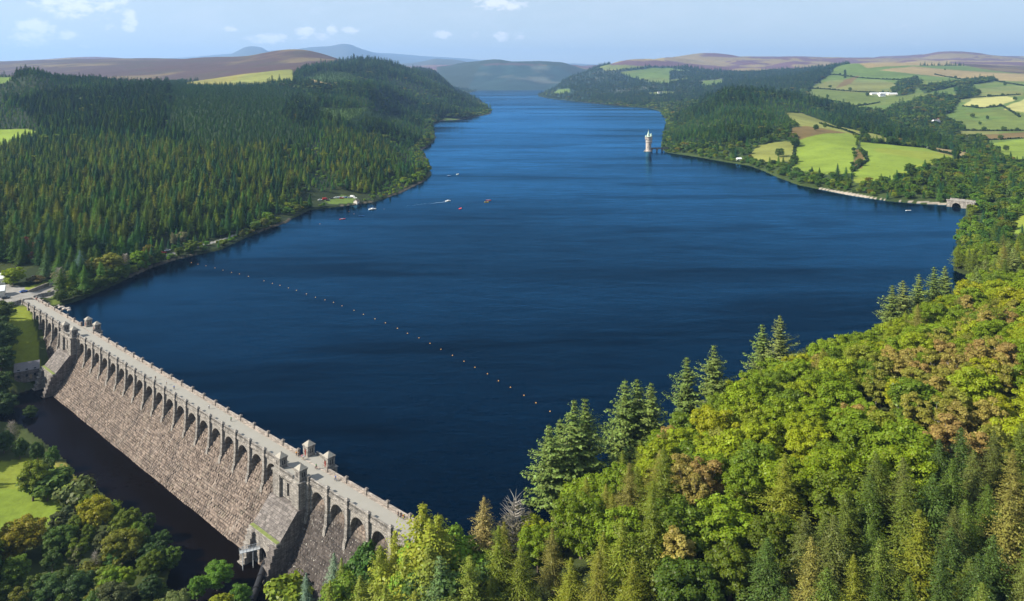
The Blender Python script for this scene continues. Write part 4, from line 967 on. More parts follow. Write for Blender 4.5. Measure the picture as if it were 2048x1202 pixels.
# core, deck, road
core = [(.1,-24),(.1,4.55),(2.7,4.55),(2.7,3.9),(3.2,2.0),(4.5,-1.2),(6.6,-4.7),(8.5,-8.5),(11,-12.5),(14.2,-16.8),(18,-21),(20,-24)]
MB().prism(core, -2, DAM_L+2).build('core', M_ASHD, damo)
MB().box(-3, DAM_L+3, .1, 6.85, 4.56, 4.93).build('deck', M_ASH, damo)
MB().box(-4, DAM_L+4, .46, 6.72, 4.934, 5.0).build('roadway', M_ROAD, damo)
kb = MB()
kb.box(-4, DAM_L+4, .47, .95, 5.004, 5.10); kb.box(-4, DAM_L+4, 6.3, 6.71, 5.004, 5.10); kb.build('kerb', M_PARA, damo)
BAY = 9.55
runs = [(FT_S-8.2-7*BAY, FT_S-8.2, 7), (FT_S+8.2, NT_S-8.2, 19), (NT_S+8.2, DAM_L, 7)]
bays = []; cuts = []
for a, b_, n in runs:
    st_ = (b_-a)/n
    for i in range(n): bays.append((a+i*st_, st_))
    for i in range(n+1): cuts.append((a+i*st_, i in (0, n)))
def arch_mesh(L, name):
    mb = MB(); r = 3.75; cx_ = L/2; zc = -1.1; top = 4.6; n = 18; w0, w1 = 2.9, 6.95; zb = -6.5
    th = [math.pi*i/n for i in range(n+1)]; A = [(cx_-r*math.cos(t), zc+r*1.06*math.sin(t)) for t in th]
    v = []; f = []
    for w_ in (w1,):
        for (x, z), (x2, z2) in zip(A[:-1], A[1:]):
            mb.add([(x,w_,z),(x2,w_,z2),(x2,w_,top),(x,w_,top)], [(0,1,2,3)])
            mb.add([(x,w_,z),(x2,w_,z2),(x2,w0,z2),(x,w0,z)], [(0,1,2,3)])
            # proud ring of voussoirs
            xo, zo = cx_+(x-cx_)*1.11, zc+(z-zc)*1.11; xo2, zo2 = cx_+(x2-cx_)*1.11, zc+(z2-zc)*1.11; p = w_+.09
            mb.add([(x,p,z),(x2,p,z2),(xo2,p,zo2),(xo,p,zo),(xo,w_,zo),(xo2,w_,zo2),(x,w_-.1,z),(x2,w_-.1,z2)], [(0,1,2,3),(3,2,5,4),(0,6,7,1)])
    for xa, xb, j in ((0, cx_-r, cx_-r), (cx_+r, L, cx_+r)):
        mb.add([(xa,w1,zb),(xb,w1,zb),(xb,w1,top),(xa,w1,top)], [(0,1,2,3)])
        mb.add([(j,w1,zb),(j,w1,zc),(j,w0,zc),(j,w0,zb)], [(0,1,2,3)])
    return mb
am = {}
for x0, L in bays:
    k = round(L, 3)
    if k not in am: o = arch_mesh(L, 'arch').build('arch', M_ASH, damo); am[k] = o.data; o.location = (x0, 0, 0)
    else: o = bpy.data.objects.new('arch', am[k]); col.objects.link(o); o.parent = damo; o.location = (x0, 0, 0)
pm = None
for x, endp in cuts:
    if pm is None:
        mb = MB(); mb.prism([(6.4,4.7),(7.75,4.7),(7.75,-1.5),(7.95,-2.0),(7.95,-4.6),(8.35,-5.4),(8.8,-7.6),(6.4,-7.6)], -.62, .62)
        mb.box(-.78, .78, 6.6, 7.95, 4.35, 4.75); mb.box(-.55, .55, 6.74, 7.72, 4.75, 6.35); mb.box(-.68, .68, 6.62, 7.84, 6.35, 6.6); mb.frus(0, 7.23, 6.6, 7.05, .6, .55, .12, .12)
        o = mb.build('pilaster', M_ASH, damo); pm = o.data
    else: o = bpy.data.objects.new('pilaster', pm); col.objects.link(o); o.parent = damo
    o.location = (x, 0, 0)
pp = None
ups = [c for c, e in cuts]
for x in ups:
    if pp is None:
        mb = MB().box(-.42, .42, -.12, .72, 4.6, 6.75); mb.box(-.52, .52, -.22, .82, 6.75, 6.92); mb.frus(0, .3, 6.92, 7.25, .46, .46, .12, .12)
        o = mb.build('parapet_post', M_PARA, damo); pp = o.data
    else: o = bpy.data.objects.new('parapet_post', pp); col.objects.link(o); o.parent = damo
    o.location = (x, 0, 0)
def balustrade(mb, x0, x1, y, z=5.0, axis='x'):
    L = x1-x0; n = max(1, int(L/.62))
    def bx(a0, a1, b0, b1, c0, c1): mb.box(a0, a1, b0, b1, c0, c1) if axis == 'x' else mb.box(b0, b1, a0, a1, c0, c1)
    bx(x0, x1, y-.24, y+.24, z-.45, z+.16); bx(x0, x1, y-.22, y+.22, z+.86, z+1.1)
    for i in range(n): c = x0+(i+.5)*L/n; bx(c-.15, c+.15, y-.13, y+.13, z+.16, z+.86)
for (a, b_, n) in runs:
    dp = MB(); up = MB(); co = MB()
    st_ = (b_-a)/n
    for i in range(n):
        balustrade(dp, a+i*st_+.56, a+(i+1)*st_-.56, 7.06)
        up.box(a+i*st_+.43, a+(i+1)*st_-.43, .02, .42, 4.6, 5.95); up.box(a+i*st_+.43, a+(i+1)*st_-.43, -.05, .49, 5.95, 6.12)
        for j in range(12): q = a+i*st_+.8+(j+.5)*(st_-1.6)/12; co.box(q-.16, q+.16, 6.97, 7.36, 4.02, 4.34)
        co.box(a+i*st_+.79, a+(i+1)*st_-.79, 6.96, 7.5, 4.345, 4.55)
    dp.build('downstream_parapet', M_ASH, damo); up.build('upstream_parapet', M_PARA, damo); co.build('cornice', M_ASH, damo)

def gate_tower(s0):
    H = 7.4
    b_ = MB()
    for x0, x1 in ((-H,-3.5),(3.5,H)): b_.box(x0, x1, 6.0, 10.25, -3.2 if x0 < 0 else -4.4, 4.6)
    b_.box(-3.5, -.65, 6.0, 9.3, -3.0, 4.3); b_.box(.65, 3.5, 6.0, 9.3, -3.0, 4.3); b_.box(-.65, .65, 6.0, 9.3, 2.0, 4.3); b_.box(-.65, .65, 6.0, 9.3, -3.0, -2.2)
    b_.box(-H-.25, H+.25, 6.0, 10.6, 4.3, 4.92); b_.box(-3.2, 3.2, 9.3, 10.2, 3.7, 4.3)
    for i in range(9): x = -3+i*.75; b_.box(x-.17, x+.17, 9.31, 10.15, 3.2, 3.7)
    b_.box(-H, H, -4.0, .1, -14, 4.6); b_.box(-H-.2, H+.2, -4.25, .1, 4.6, 4.92)
    g = b_.build('gate_tower', M_ASH, damo, bevel=.05); g.location = (s0, 0, 0)
    MB().box(-.66, .66, 6.1, 8.0, -2.2, 2.0).build('slot_window_shade', M_DARK, g)  # black block painted as the shade deep in the slot
    MB().box(-H+.2, H-.2, -3.8, 10.1, 4.925, 4.99).build('tower_deck', M_ROAD, g)
    tm = None
    for (x, y, rz) in ((-5.6, 8.3, 0), (5.6, 8.3, 0), (-5.6, -2.0, math.pi), (5.6, -2.0, math.pi)):
        if tm is None:
            q = MB(); h = 1.85
            q.box(-h, h, -h, -h+.5, 0, 3.6); q.box(-h, h, h-.5, h, 0, 3.6)
            q.box(-h, -h+.5, -h+.5, h-.5, 0, 3.6); q.box(h-.5, h, -h+.5, h-.5, 0, 3.6)
            q.box(-h-.12, h+.12, -h-.12, h+.12, -.01, .35); q.box(-h-.15, h+.15, -h-.15, h+.15, 3.3, 3.65); q.box(-h-.3, h+.3, -h-.3, h+.3, 3.65, 3.95)
            for sx, sy in ((0,1),(0,-1),(1,0),(-1,0)):
                for u in (-.55, .55): q.add([], []); q.box(*( (u-.22, u+.22, sy*h-.03, sy*h+.03) if sy else (sx*h-.03, sx*h+.03, u-.22, u+.22)), 1.2, 2.8, 1)
            q.frus(0, 0, 3.95, 5.15, h+.15, h+.15, .5, .5, 2); q.frus(0, 0, 5.15, 5.5, .3, .3, .12, .12, 0)
            t_ = q.build('turret', [M_ASH, M_DARK, M_STROOF], g, bevel=.04); tm = t_.data
            d_ = MB().box(-.5, .5, -h-.05, -h+.02, .36, 2.45).build('turret_door', M_RUST, g); dm = d_.data; d_.location = (x, y, 4.99)
        else:
            t_ = bpy.data.objects.new('turret', tm); col.objects.link(t_); t_.parent = g
            d_ = bpy.data.objects.new('turret_door', dm); col.objects.link(d_); d_.parent = g; d_.location = (x, y, 4.99); d_.rotation_euler = (0, 0, rz)
        t_.location = (x, y, 4.99); t_.rotation_euler = (0, 0, rz); t_.scale = d_.scale = (.74, .74, .90)
    q = MB(); balustrade(q, -3.7, 3.7, 9.9, 5.0); balustrade(q, -3.7, 3.7, -3.7, 5.0); q.build('balustrade', M_ASH, g)
    q = MB(); q.prism([(5.0,-3.2),(10.9,-3.2),(17.0,-10.0),(17.0,-24),(5.0,-24)], -H-.35, H+.35); o = q.build('buttress', M_ASHD, g); tag(o, 'sloping buttress of dark ashlar under the gate tower')
    q = MB(); q.box(-H-.55, H+.55, 16.2, 18.3, -10.75, -10.02); q.build('ledge', M_ASH, g)
    q = MB(); q.box(-H-.3, H+.3, 16.9, 18.0, -10.02, -9.86); q.build('grassy_strip', M_MOSS, g)
    q = MB()
    q.box(-4.9, -2.1, 17.01, 18.0, -24, -10.76); q.box(2.1, 4.9, 17.01, 18.0, -24, -10.76)
    for i in range(8):
        t0, t1 = math.pi*i/8, math.pi*(i+1)/8; xa, xb = -2.1*math.cos(t0), -2.1*math.cos(t1); za, zb_ = -16.4+2.1*math.sin(t0), -16.4+2.1*math.sin(t1)
        q.prism([(xa, za), (xb, zb_), (xb, -10.76), (xa, -10.76)], 17.01, 18.0, 'y')
    q.build('outlet_wall', M_ASH, g); MB().box(-2.09, 2.09, 17.02, 17.1, -24, -14.2).build('outlet_shade', M_DARK, g)  # black panel painted as the shade within the outlet arch
    for sx in (-1, 1):
        q = MB()
        for i in range(6): q.box(sx*6.35-1.45, sx*6.35+1.45, 17.02+(i*.62 if i else 0), 18.3+(i+1)*.62, -24, -11.3-i*1.7+(-.02 if i else 0)) if i == 0 else q.box(sx*6.35-1.45, sx*6.35+1.45, 18.3+i*.62+.001, 18.3+(i+1)*.62, -24, -11.3-i*1.7)
        for i in range(6): q.box(sx*6.35-1.6, sx*6.35+1.6, 18.2+i*.62, 18.42+(i+1)*.62, -11.3-i*1.7+.004, -11.0-i*1.7)
        q.build('wing_wall', M_ASH if sx < 0 else M_ASHD, g)
    return g
gn = gate_tower(NT_S); gf = gate_tower(FT_S)
tag(gn, 'nearer gate tower with four square turrets'); tag(gf, 'farther gate tower with four square turrets')

# outlet pipe, walkway, and the valve platform below the nearer tower
ox, oy = dam(NT_S, 18); a_ = Vector((ox+1.5, oy-1, -17.0)); b2 = Vector((sea(500, 1215, -19)[0], sea(500, 1215, -19)[1], -19.0))
q = MB(); q.tube(a_, b2, 1.0, 1.0, 16); q.tube(b2, b2+Vector((-1.5,-14,-.2)), 1.0, 1.0, 16)
for k in (.15, .4, .65, .9): c_ = a_.lerp(b2, k); d_ = (b2-a_).normalized()*.15; q.tube(c_-d_, c_+d_, 1.18, 1.18, 16)
tag(q.build('outlet_pipe', M_PIPE, smooth=False), 'fat black pipe running out from the foot of the nearer gate tower', 'pipe')
w0 = Vector((*dam(NT_S-1.5, 18.1), -14.6)); w1 = Vector((*dam(NT_S-4.0, 23.5), -15.2)); dv = (w1-w0); L = dv.length
gw = empty('gangway', w0, math.atan2(dv.y, dv.x), 'pale steel gangway with rails beside the black outlet pipe', 'walkway')
gw.location = w0; MB().box(0, L, -.75, .75, -.12, 0).build('deck', M_STEEL, gw)
for sy in (-1, 1):
    q = MB(); q.tube((0,sy*.72,1.0),(L,sy*.72,1.0),.05); q.tube((0,sy*.72,.5),(L,sy*.72,.5),.04)
    for i in range(7): q.tube((L*i/6,sy*.72,0),(L*i/6,sy*.72,1.0),.05)
    q.build('handrail', M_STEEL, gw)
q = MB(); 
for i in (2, 5): q.tube((L*i/6,-.5,-.12),(L*i/6,-.5,-6.5),.12); q.tube((L*i/6,.5,-.12),(L*i/6,.5,-6.5),.12)
q.build('support_leg', M_STEEL, gw)
# ---------------------------------------------------------------- paints
M_WHITE = simple('white_paint', (.72,.72,.70), .6, .08); M_GREYP = simple('grey_paint', (.42,.44,.46), .5, .1); M_BLACK = simple('black_rubber', (.02,.02,.02), .7, .1)
M_GLASS = simple('dark_glass', (.02,.025,.03), .15, .05, spec=.8); M_CREAM = simple('cream_render', (.62,.58,.50), .9, .12); M_WOOD = simple('weathered_wood', (.2,.15,.1), .9, .3)
M_ORANGE = simple('orange_plastic', (.62,.22,.03), .5, .05); M_YELLOW = simple('yellow_plastic', (.62,.42,.05), .5, .05); M_RED = simple('red_gelcoat', (.55,.03,.02), .4, .08)
M_BLUE = simple('blue_gelcoat', (.05,.17,.45), .4, .08); M_SKIN = simple('skin', (.48,.30,.22), .7, .05); M_HAIR = simple('hair', (.05,.035,.02), .8, .1)
M_COP = simple('green_copper', (.34,.45,.36), .7, .25, .4); M_TW = masonry('tower_stone', (.36,.32,.285), (.24,.21,.19), streak=.3, bscale=(1.4,.6))
M_SAIL = simple('sail_cloth', (.8,.8,.78), .8, .05)

# ---------------------------------------------------------------- buoys
BU = [(383,525.5),(396,528.7),(412,532),(430,536),(446,540.6),(463,545),(479,548),(497,553),(528,562),(545,567),(560,571),(577,576),(593,581),(613,588),(631,595),(650,600),(667,605),(684,612),(708,621),(727,629),(750,638),(771,646),
      (795,657),(815,667),(838,676),(860,687),(882,699),(905,711),(928,723),(950,735),(975,748),(997,762),(1021,775),(1048,791),(1072,806),(1100,823),(1186,877)]
b0 = None
for i, (px, py) in enumerate(BU):
    x, y = sea(px, py)
    if b0 is None:
        b0 = empty('buoy', (0,0,0)); MB().lathe([(.06,-.25),(.24,-.14),(.32,.02),(.29,.18),(.17,.30),(.06,.34)], 12).build('float', M_ORANGE, b0, smooth=True)
        MB().lathe([(.33,-.04),(.36,.0),(.33,.06)], 12).build('band', M_YELLOW, b0); MB().lathe([(.05,.32),(.05,.48),(.02,.52)], 6).build('eye', M_STEEL, b0); b = b0
    else: b = copy_tree(b0)
    b.location = (x, y, .04); b.scale = (.78, .78, .78)
    tag(b, 'small orange buoy in the long line strung across the dark water', 'buoy', 'orange buoys in the line across the lake')
tag(b, 'last orange buoy of the line, seen past the near shore pines')
for (px, py) in ((698,423),(708,428),(768,418),(640,448)):
    b = copy_tree(b0); x, y = sea(px, py); b.location = (x, y, .05); tag(b, 'small pale mooring buoy off the boat landing near the western trees', 'buoy', 'mooring buoys off the boat landing')

# ---------------------------------------------------------------- boats
def hull(mb, L, B, D, m=0, deck=True):
    n = 10; v = []; f = []
    for i in range(n+1):
        t = i/n; x = (t-.5)*L; hb = B/2*(math.sin(math.pi*min(1, t*.62+.30))**.7)*(1 if t < .75 else max(.02, (1-t)/.25)**.6); rise = D*.25*t*t
        v += [(x, -hb, D*.6+rise), (x, -hb*.7, 0), (x, 0, -D*.4), (x, hb*.7, 0), (x, hb, D*.6+rise)]
    for i in range(n):
        for k in range(4): a = i*5+k; f.append((a, a+1, a+6, a+5))
        if deck: f.append((i*5, i*5+5, i*5+9, i*5+4))
    f += [tuple(range(5)), tuple(range(n*5+4, n*5-1, -1))]
    mb.add(v, f, m); return mb
def boat(px, py, L, B, D, mats, label, cat, rz, kind='boat', cabin=False, mast=0, sail=False, crew=0):
    x, y = sea(px, py); e = empty(kind, (x, y, .12), rz, label, cat)
    hull(MB(), L, B, D).build('hull', mats[0], e, smooth=False)
    if cabin: MB().frus(.1*L*0, 0, D*.6, D*.6+.7, L*.18, B*.32, L*.13, B*.26).build('cabin', M_WHITE, e, bevel=.04)
    else: MB().box(-L*.3, L*.22, -B*.22, B*.22, D*.62, D*.7).build('cockpit', mats[1], e)
    if mast:
        MB().tube((L*.05,0,D*.5),(L*.05,0,mast),.07,.05).build('mast', M_STEEL, e); MB().tube((L*.04,0,1.5),(-L*.4,0,1.4),.1,.08).build('boom', M_SAIL, e)
        q = MB(); q.tube((L*.05,0,mast*.95),(L*.48,0,D),.02); q.tube((L*.05,0,mast*.95),(-L*.48,0,D),.02); q.build('rigging', M_STEEL, e)
    return e
boat(745,419, 7.5, 2.4, 1.0, (M_WHITE, M_GREYP), 'white sailing boat with bare mast moored off the wooded point', 'sailing boat', .5, 'sailing_boat', True, 9.5)
boat(685,438.5, 5.6, 1.3, .5, (M_RED, M_WHITE), 'red and white rowing boat off the western trees, left of the canoe', 'boat', .55, 'rowing_boat')
boat(723,432, 5.0, .85, .35, (M_BLUE, M_BLACK), 'pale blue canoe between the red rowing boat and the sailing boat', 'canoe', .1, 'canoe')
boat(896,402.5, 6.0, 2.0, .8, (M_WHITE, M_RED), 'small white motorboat leaving a long thin wake', 'motorboat', .55, 'motorboat', True)
boat(921,417.5, 5.0, 2.1, .7, (M_RED, M_RED), 'bright red dinghy alone right of the motorboat', 'dinghy', 1.2, 'dinghy')
boat(973,404.5, 4.6, 1.7, .6, (M_YELLOW, M_BLACK), 'yellow dinghy just below the red one in open water', 'dinghy', .2, 'dinghy')
boat(977,401, 5.6, 1.7, .6, (M_RED, M_WHITE), 'red and white dinghy just above the yellow one in open water', 'dinghy', -.1, 'dinghy')
boat(898,352, 5.5, 2.0, .8, (M_BLUE, M_WHITE), 'blue boat off the tip of the forest point', 'boat', .3, 'rowing_boat')
boat(915.5,349, 4.5, 1.8, .9, (M_WHITE, M_WHITE), 'tiny white boat right of the blue boat off the forest point', 'boat', .9, 'rowing_boat')
boat(1817,421.5, 5.5, 1.7, .6, (M_WHITE, M_GREYP), 'lone white rowing boat in the bay left of the culvert arch', 'boat', .1, 'rowing_boat')
# wake of the motorboat: foam streaks lying on the water
M_FOAM = simple('foam', (.30,.38,.46), .7, .35, .5)
x0, y0 = sea(893,403.2); 
for dx_, wd, px1, py1 in ((0,.45,858,407.5),(1.0,.16,810,411.5)):
    x1, y1 = sea(px1, py1); d = Vector((x1-x0, y1-y0, 0)); n_ = Vector((-d.y, d.x, 0)).normalized(); V = []; Fc = []
    K = 40
    for i in range(K+1):
        t_ = i/K; c = Vector((x0, y0, .012+.002*dx_)) + d*t_ + n_*(dx_+math.sin(t_*9)*1.6*t_); w_ = wd*(1-t_*.85)*random.uniform(.5,1.2)
        V += [c-n_*w_, c+n_*w_]; 
        if i < K: Fc.append((2*i, 2*i+1, 2*i+3, 2*i+2))
    tag(MB().add(V, Fc).build('wake', M_FOAM), 'pale foam trail behind the white motorboat', 'wake', kind='stuff')

# ---------------------------------------------------------------- straining tower in the lake
tx, ty = sea(1297, 303); e = empty('draw_off_tower', (tx, ty, 0), -.12, 'round turreted stone tower with pale green spire standing in the lake', 'tower')
e.scale = (.88, .88, .95)
MB().lathe([(6.6,-4),(6.6,1.2),(5.9,2.0),(5.4,3.0),(5.25,17.0),(5.9,17.6),(5.9,18.4),(5.3,18.8),(5.3,25.6)], 28).build('shaft', M_TW, e)
q = MB(); q.lathe([(5.3,25.6),(6.1,26.3),(6.1,27.1),(5.6,27.1)], 28)
for i in range(14): a = i*2*math.pi/14; c_ = Vector((5.75*math.cos(a), 5.75*math.sin(a))); q.box(c_.x-.45, c_.x+.45, c_.y-.45, c_.y+.45, 27.1, 28.0)
q.build('battlement', M_TW, e)
sp_ = MB().lathe([(5.2,27.05),(3.9,28.4),(2.6,31.2),(1.1,35.2),(.12,39.0)], 20).build('spire', M_COP, e); MB().lathe([(.12,38.8),(.35,39.2),(.06,39.6),(.04,40.6)], 8).build('finial', M_YELLOW, sp_)
q = MB(); q.lathe([(1.2,14.5),(2.2,17.2),(2.2,27.5),(2.45,28.2)], 14, (4.9,-1.2)); q.build('stair_turret', M_TW, e); MB().lathe([(2.6,28.2),(1.3,31.5),(.06,34.4)], 14, (4.9,-1.2)).build('turret_roof', M_COP, e)
q = MB(); q.lathe([(.5,20.5),(1.5,22.4),(1.5,26.6),(1.7,27)], 12, (-5.3,-1.6)); q.build('corner_turret', M_TW, e); MB().lathe([(1.8,27),(.05,30.4)], 12, (-5.3,-1.6)).build('turret_roof', M_COP, e)
q = MB()
for a, z in ((-1.9,8),(-1.3,13),(-1.9,21.5),(-1.2,22),(-2.5,22),(-.6,10)):
    c_ = Vector((math.cos(a), math.sin(a))); r_ = 5.35
    w_ = MB().box(-.35, .35, -.06, .06, -1.1, 1.1).build('window', M_DARK, e); w_.location = (c_.x*r_, c_.y*r_, z); w_.rotation_euler = (0, 0, a+math.pi/2)
d_ = MB().box(-.4,.4,-.3,.3,-1.3,1.3).build('dormer', M_TW, sp_); d_.location = (-.2,-3.6,31.0)
q = MB()
for i in range(5): q.box(-9.5+i*.9, -5.4, -2.0, 1.0, -3, .6+i*.95)
q.build('landing_steps', M_TW, e)
bx, by = sea(1328, 302.5); dv = Vector((bx-tx, by-ty)); L = dv.length
bd = empty('arched_footbridge', (tx, ty, 0), math.atan2(dv.y, dv.x), 'dark stone bridge of small arches joining the lake tower to the shore', 'bridge')
q = MB(); n = 3; s0, s1 = 5.2, L+5; st_ = (s1-s0)/n
for i in range(n):
    a0 = s0+i*st_; q.box(a0, a0+1.4, -1.7, 1.7, -4, 3.0)
    for k in range(10):
        t0, t1 = math.pi*k/10, math.pi*(k+1)/10; c_ = a0+1.4+(st_-1.4)/2; r_ = (st_-1.4)/2
        q.prism([(c_-r_*math.cos(t0), 2.0+min(2.4, r_*.8)*math.sin(t0)), (c_-r_*math.cos(t1), 2.0+min(2.4, r_*.8)*math.sin(t1)), (c_-r_*math.cos(t1), 5.6), (c_-r_*math.cos(t0), 5.6)], -1.7, 1.7, 'y')
    q.box(a0, a0+1.4, -1.7, 1.7, 3.0, 5.6)
q.box(s1, s1+2, -1.7, 1.7, -4, 5.6); q.build('arches', M_ASHD, bd); MB().box(s0, s1+2, -1.5, 1.5, 5.604, 5.7).build('deck', M_ROAD, bd)
q = MB(); q.box(s0, s1+2, -1.85, -1.5, 5.61, 6.6); q.box(s0, s1+2, 1.5, 1.85, 5.61, 6.6); q.build('parapet', M_ASHD, bd)

# ---------------------------------------------------------------- culvert arch at the head of the bay
cx0 = sea(1896, 413); cx1 = sea(1931, 417); dv = Vector((cx1[0]-cx0[0], cx1[1]-cx0[1])); L = dv.length
cu_ = empty('culvert_arch', (cx0[0], cx0[1]-1.5, 0), math.atan2(dv.y, dv.x), 'grey stone culvert bridge with one dark round arch at the bay head', 'bridge')
q = MB(); r_ = 4.0; c_ = L*.43; q.box(-2, c_-r_, 0, 12, -4, 6.4); q.box(c_+r_, L+7, 0, 12, -4, 6.4)
for k in range(16):
    t0, t1 = math.pi*k/16, math.pi*(k+1)/16
    q.prism([(c_-r_*math.cos(t0), .6+r_*math.sin(t0)), (c_-r_*math.cos(t1), .6+r_*math.sin(t1)), (c_-r_*math.cos(t1), 6.4), (c_-r_*math.cos(t0), 6.4)], 0, 12, 'y')
q.build('wall', M_ASH, cu_); q = MB(); q.box(-2.3, L+7.3, -.3, .3, 6.404, 7.4); q.box(-2.3, L+7.3, 11.7, 12.3, 6.404, 7.4); q.build('parapet', M_ASH, cu_)
MB().box(c_-r_-.1, c_+r_+.1, 8, 8.2, -2, 5).build('tunnel_shade', M_DARK, cu_); MB().box(-2, L+7, .31, 11.69, 6.41, 6.5).build('roadway', M_ROAD, cu_)  # black panel across the tunnel, painted as its inner shade

# ---------------------------------------------------------------- houses
def house(px, py, L, W, H, rh, wall, roof, label, rz=0, name='house', chim=True, nwin=3, cat='house', pos=None):
    p = at(px, py) if pos is None else Vector(pos); e = empty(name, (p.x, p.y, p.z-.3), rz, label, cat)
    q = MB(); q.box(-L/2, L/2, -W/2, W/2, -1.5, H); q.prism([(-W/2,H),(W/2,H),(0,H+rh)], -L/2, -L/2+.3); q.prism([(-W/2,H),(W/2,H),(0,H+rh)], L/2-.3, L/2); q.build('wall', wall, e)
    q = MB(); k = rh/(W/2)
    for s_ in (-1, 1): q.prism([(0,H+rh+.02),(s_*(W/2+.4),H-.4*k+.02),(s_*(W/2+.4),H-.4*k+.22),(0,H+rh+.24)], -L/2-.3, L/2+.3)
    r_ = q.build('roof', roof, e)
    if chim:
        for sx in (-1, 1): MB().box(sx*(L/2-.9)-.45, sx*(L/2-.9)+.45, -.4, .4, H+rh-.6, H+rh+1.1).build('chimney', wall, r_)
    for i in range(nwin):
        x = -L/2+L*(i+.5)/nwin
        for z in ((1.2,) if H < 4 else (1.2, 3.9)):
            for s_ in (-1, 1):
                w_ = MB().box(x-.5, x+.5, s_*(W/2+.03)-.04, s_*(W/2+.03)+.04, z, z+1.2).build('window', M_GLASS, e)
    d_ = MB().box(-.5+L/nwin/2*.999, .5+L/nwin/2*.999, -W/2-.08, -W/2-.002, 0, 2.1).build('door', M_WOOD, e)
    return e
M_ROOFG = simple('pale_sheet_roof', (.60,.62,.64), .6, .1)
house(1752,190, 46,18,5.0,2.4, M_CREAM, M_ROOFG, 'long pale farm shed, leftmost of the white farm buildings', .15, 'farm_building', False, 5, 'farm building')
house(1768,190, 40,20,6.0,3.0, M_WHITE, M_ROOFG, 'largest grey roofed barn in the middle of the white farm buildings', .1, 'farm_building', False, 4, 'farm building')
house(1784,190, 34,18,5.5,2.6, M_CREAM, M_ROOFG, 'cream farm barn, rightmost of the white farm buildings', -.1, 'farm_building', False, 4, 'farm building')
house(1764,193, 22,10,5.5,2.8, M_WHITE, M_SLATE, 'small white farmhouse in front of the barns', .1, 'farmhouse', True, 3, 'farmhouse')
house(1872,246, 18,9,5.5,3.0, M_WHITE, M_SLATE, 'white cottage beside the green field in the side valley', .25, 'cottage', True, 4)
house(1880,242, 12,8,4.0,2.4, M_CREAM, M_RUST, 'low reddish roofed outbuilding behind the white cottage', -.3, 'outbuilding', False, 2, 'outbuilding')
house(1829,242, 9,6,4.0,2.2, M_WHITE, M_ROOFG, 'tiny white house peeping out of the valley woods', .1, 'cottage', False, 2)
house(1320,187, 26,12,6.5,3.5, M_WHITE, M_SLATE, 'white house among trees on the far shore beyond the lake tower', .1, 'house', True, 4)
house(1478,322, 7,5,3.0,1.6, M_WHITE, M_ROOFG, 'little white hut among the shore bushes below the wooded knoll', .2, 'hut', False, 2, 'hut')
house(713,406, 5.5,4,2.4,1.6, M_CREAM, M_WOOD, 'small white gabled boathouse at the lakeside landing', 1.3, 'boathouse', False, 1, 'boathouse')
house(-14,590, 16,8,3.4,2.0, M_CREAM, M_ROOFG, 'pale roofed building cut by the picture edge at the dam end', .5, 'lodge', False, 3, 'building', pos=(*sea(-24,593,5), 5.2))
house(-14,568, 18,8,3.6,2.4, M_WHITE, M_ROOFG, 'second pale building behind the bright tree at the dam end', .4, 'lodge', False, 3, 'building', pos=(*sea(-22,568,5), 5.2))
vh = at(54, 760)
house(55,760, 10,7.5,4.4,2.6, M_ASHD, M_SLATE, 'dark stone valve house with slate roof below the dam', .55, 'valve_house', False, 3, 'valve house', pos=(vh.x, vh.y, max(vh.z, -19)))

# ---------------------------------------------------------------- cars
def paint_mat(n, c): m = simple(n, c, .3, .03, spec=.6); return m
PAINTS = {'white': (.75,.75,.74), 'silver': (.45,.47,.5), 'red': (.45,.02,.02), 'blue': (.03,.09,.32), 'dark grey': (.06,.065,.07), 'black': (.02,.02,.022)}
PM = {k: paint_mat('car_'+k.replace(' ', '_'), v) for k, v in PAINTS.items()}
def car(x, y, z, rz, colour, label, group, van=False):
    e = empty('parked_van' if van else 'parked_car', (x, y, z), rz, label, 'van' if van else 'car', group)
    L = 2.5 if van else 2.1; q = MB()
    pr = [(-L,.35),(-L,.95),(-L+.25,1.0),(1.1,1.0),(L,.85),(L,.35)] if not van else [(-L,.4),(-L,2.0),(1.5,2.05),(2.0,1.2),(L,1.1),(L,.4)]
    q.prism([(a, b) for a, b in pr], -.85, .85, 'y'); q.build('body', PM[colour], e, bevel=.06)
    if van: MB().prism([(1.52,1.98),(1.98,1.24),(1.0,1.24),(1.0,1.98)], -.87, .87, 'y').build('windows', M_GLASS, e)
    else:
        MB().prism([(-1.75,1.0),(-1.35,1.42),(.25,1.44),(.95,1.0)], -.76, .76, 'y').build('windows', M_GLASS, e, bevel=.04); MB().box(-1.3, .2, -.68, .68, 1.43, 1.48).build('roof', PM[colour], e, bevel=.02)
    for sx in (-1.3, 1.3):
        for sy in (-.8, .8): MB().tube((sx, sy-.1, .33), (sx, sy+.1, .33), .33, .33, 12).build('wheel', M_BLACK, e)
    return e
def ground_car(px, py, rz, colour, label, group, van=False, z=None):
    p = at(px, py); return car(p.x, p.y, p.z if z is None else z, rz, colour, label, group, van)
gcp = 'cars in the lakeside car park'
LC = [('white',640,403,False,'white car at the left end of the lakeside car park'),('red',650,401,True,'red van, second from the left in the lakeside car park'),('white',672,398,False,'white car behind the grass strip of the lakeside car park'),
      ('dark grey',664,400,False,'dark grey car beside the red van at the car park'),('silver',678,397,True,'silver van in the middle row of the car park'),('red',683,398.5,False,'red car in the middle of the lakeside car park'),
      ('white',688,397,False,'white car right of the middle red one'),('blue',694,396.5,False,'blue car in the back row of the car park'),('silver',699,397,False,'silver car right of the blue one in the back row'),
      ('white',705,396,True,'white van near the right end of the car park'),('white',710,397,False,'white car at the right end of the car park'),('black',656,403.5,False,'black car at the front left of the car park')]
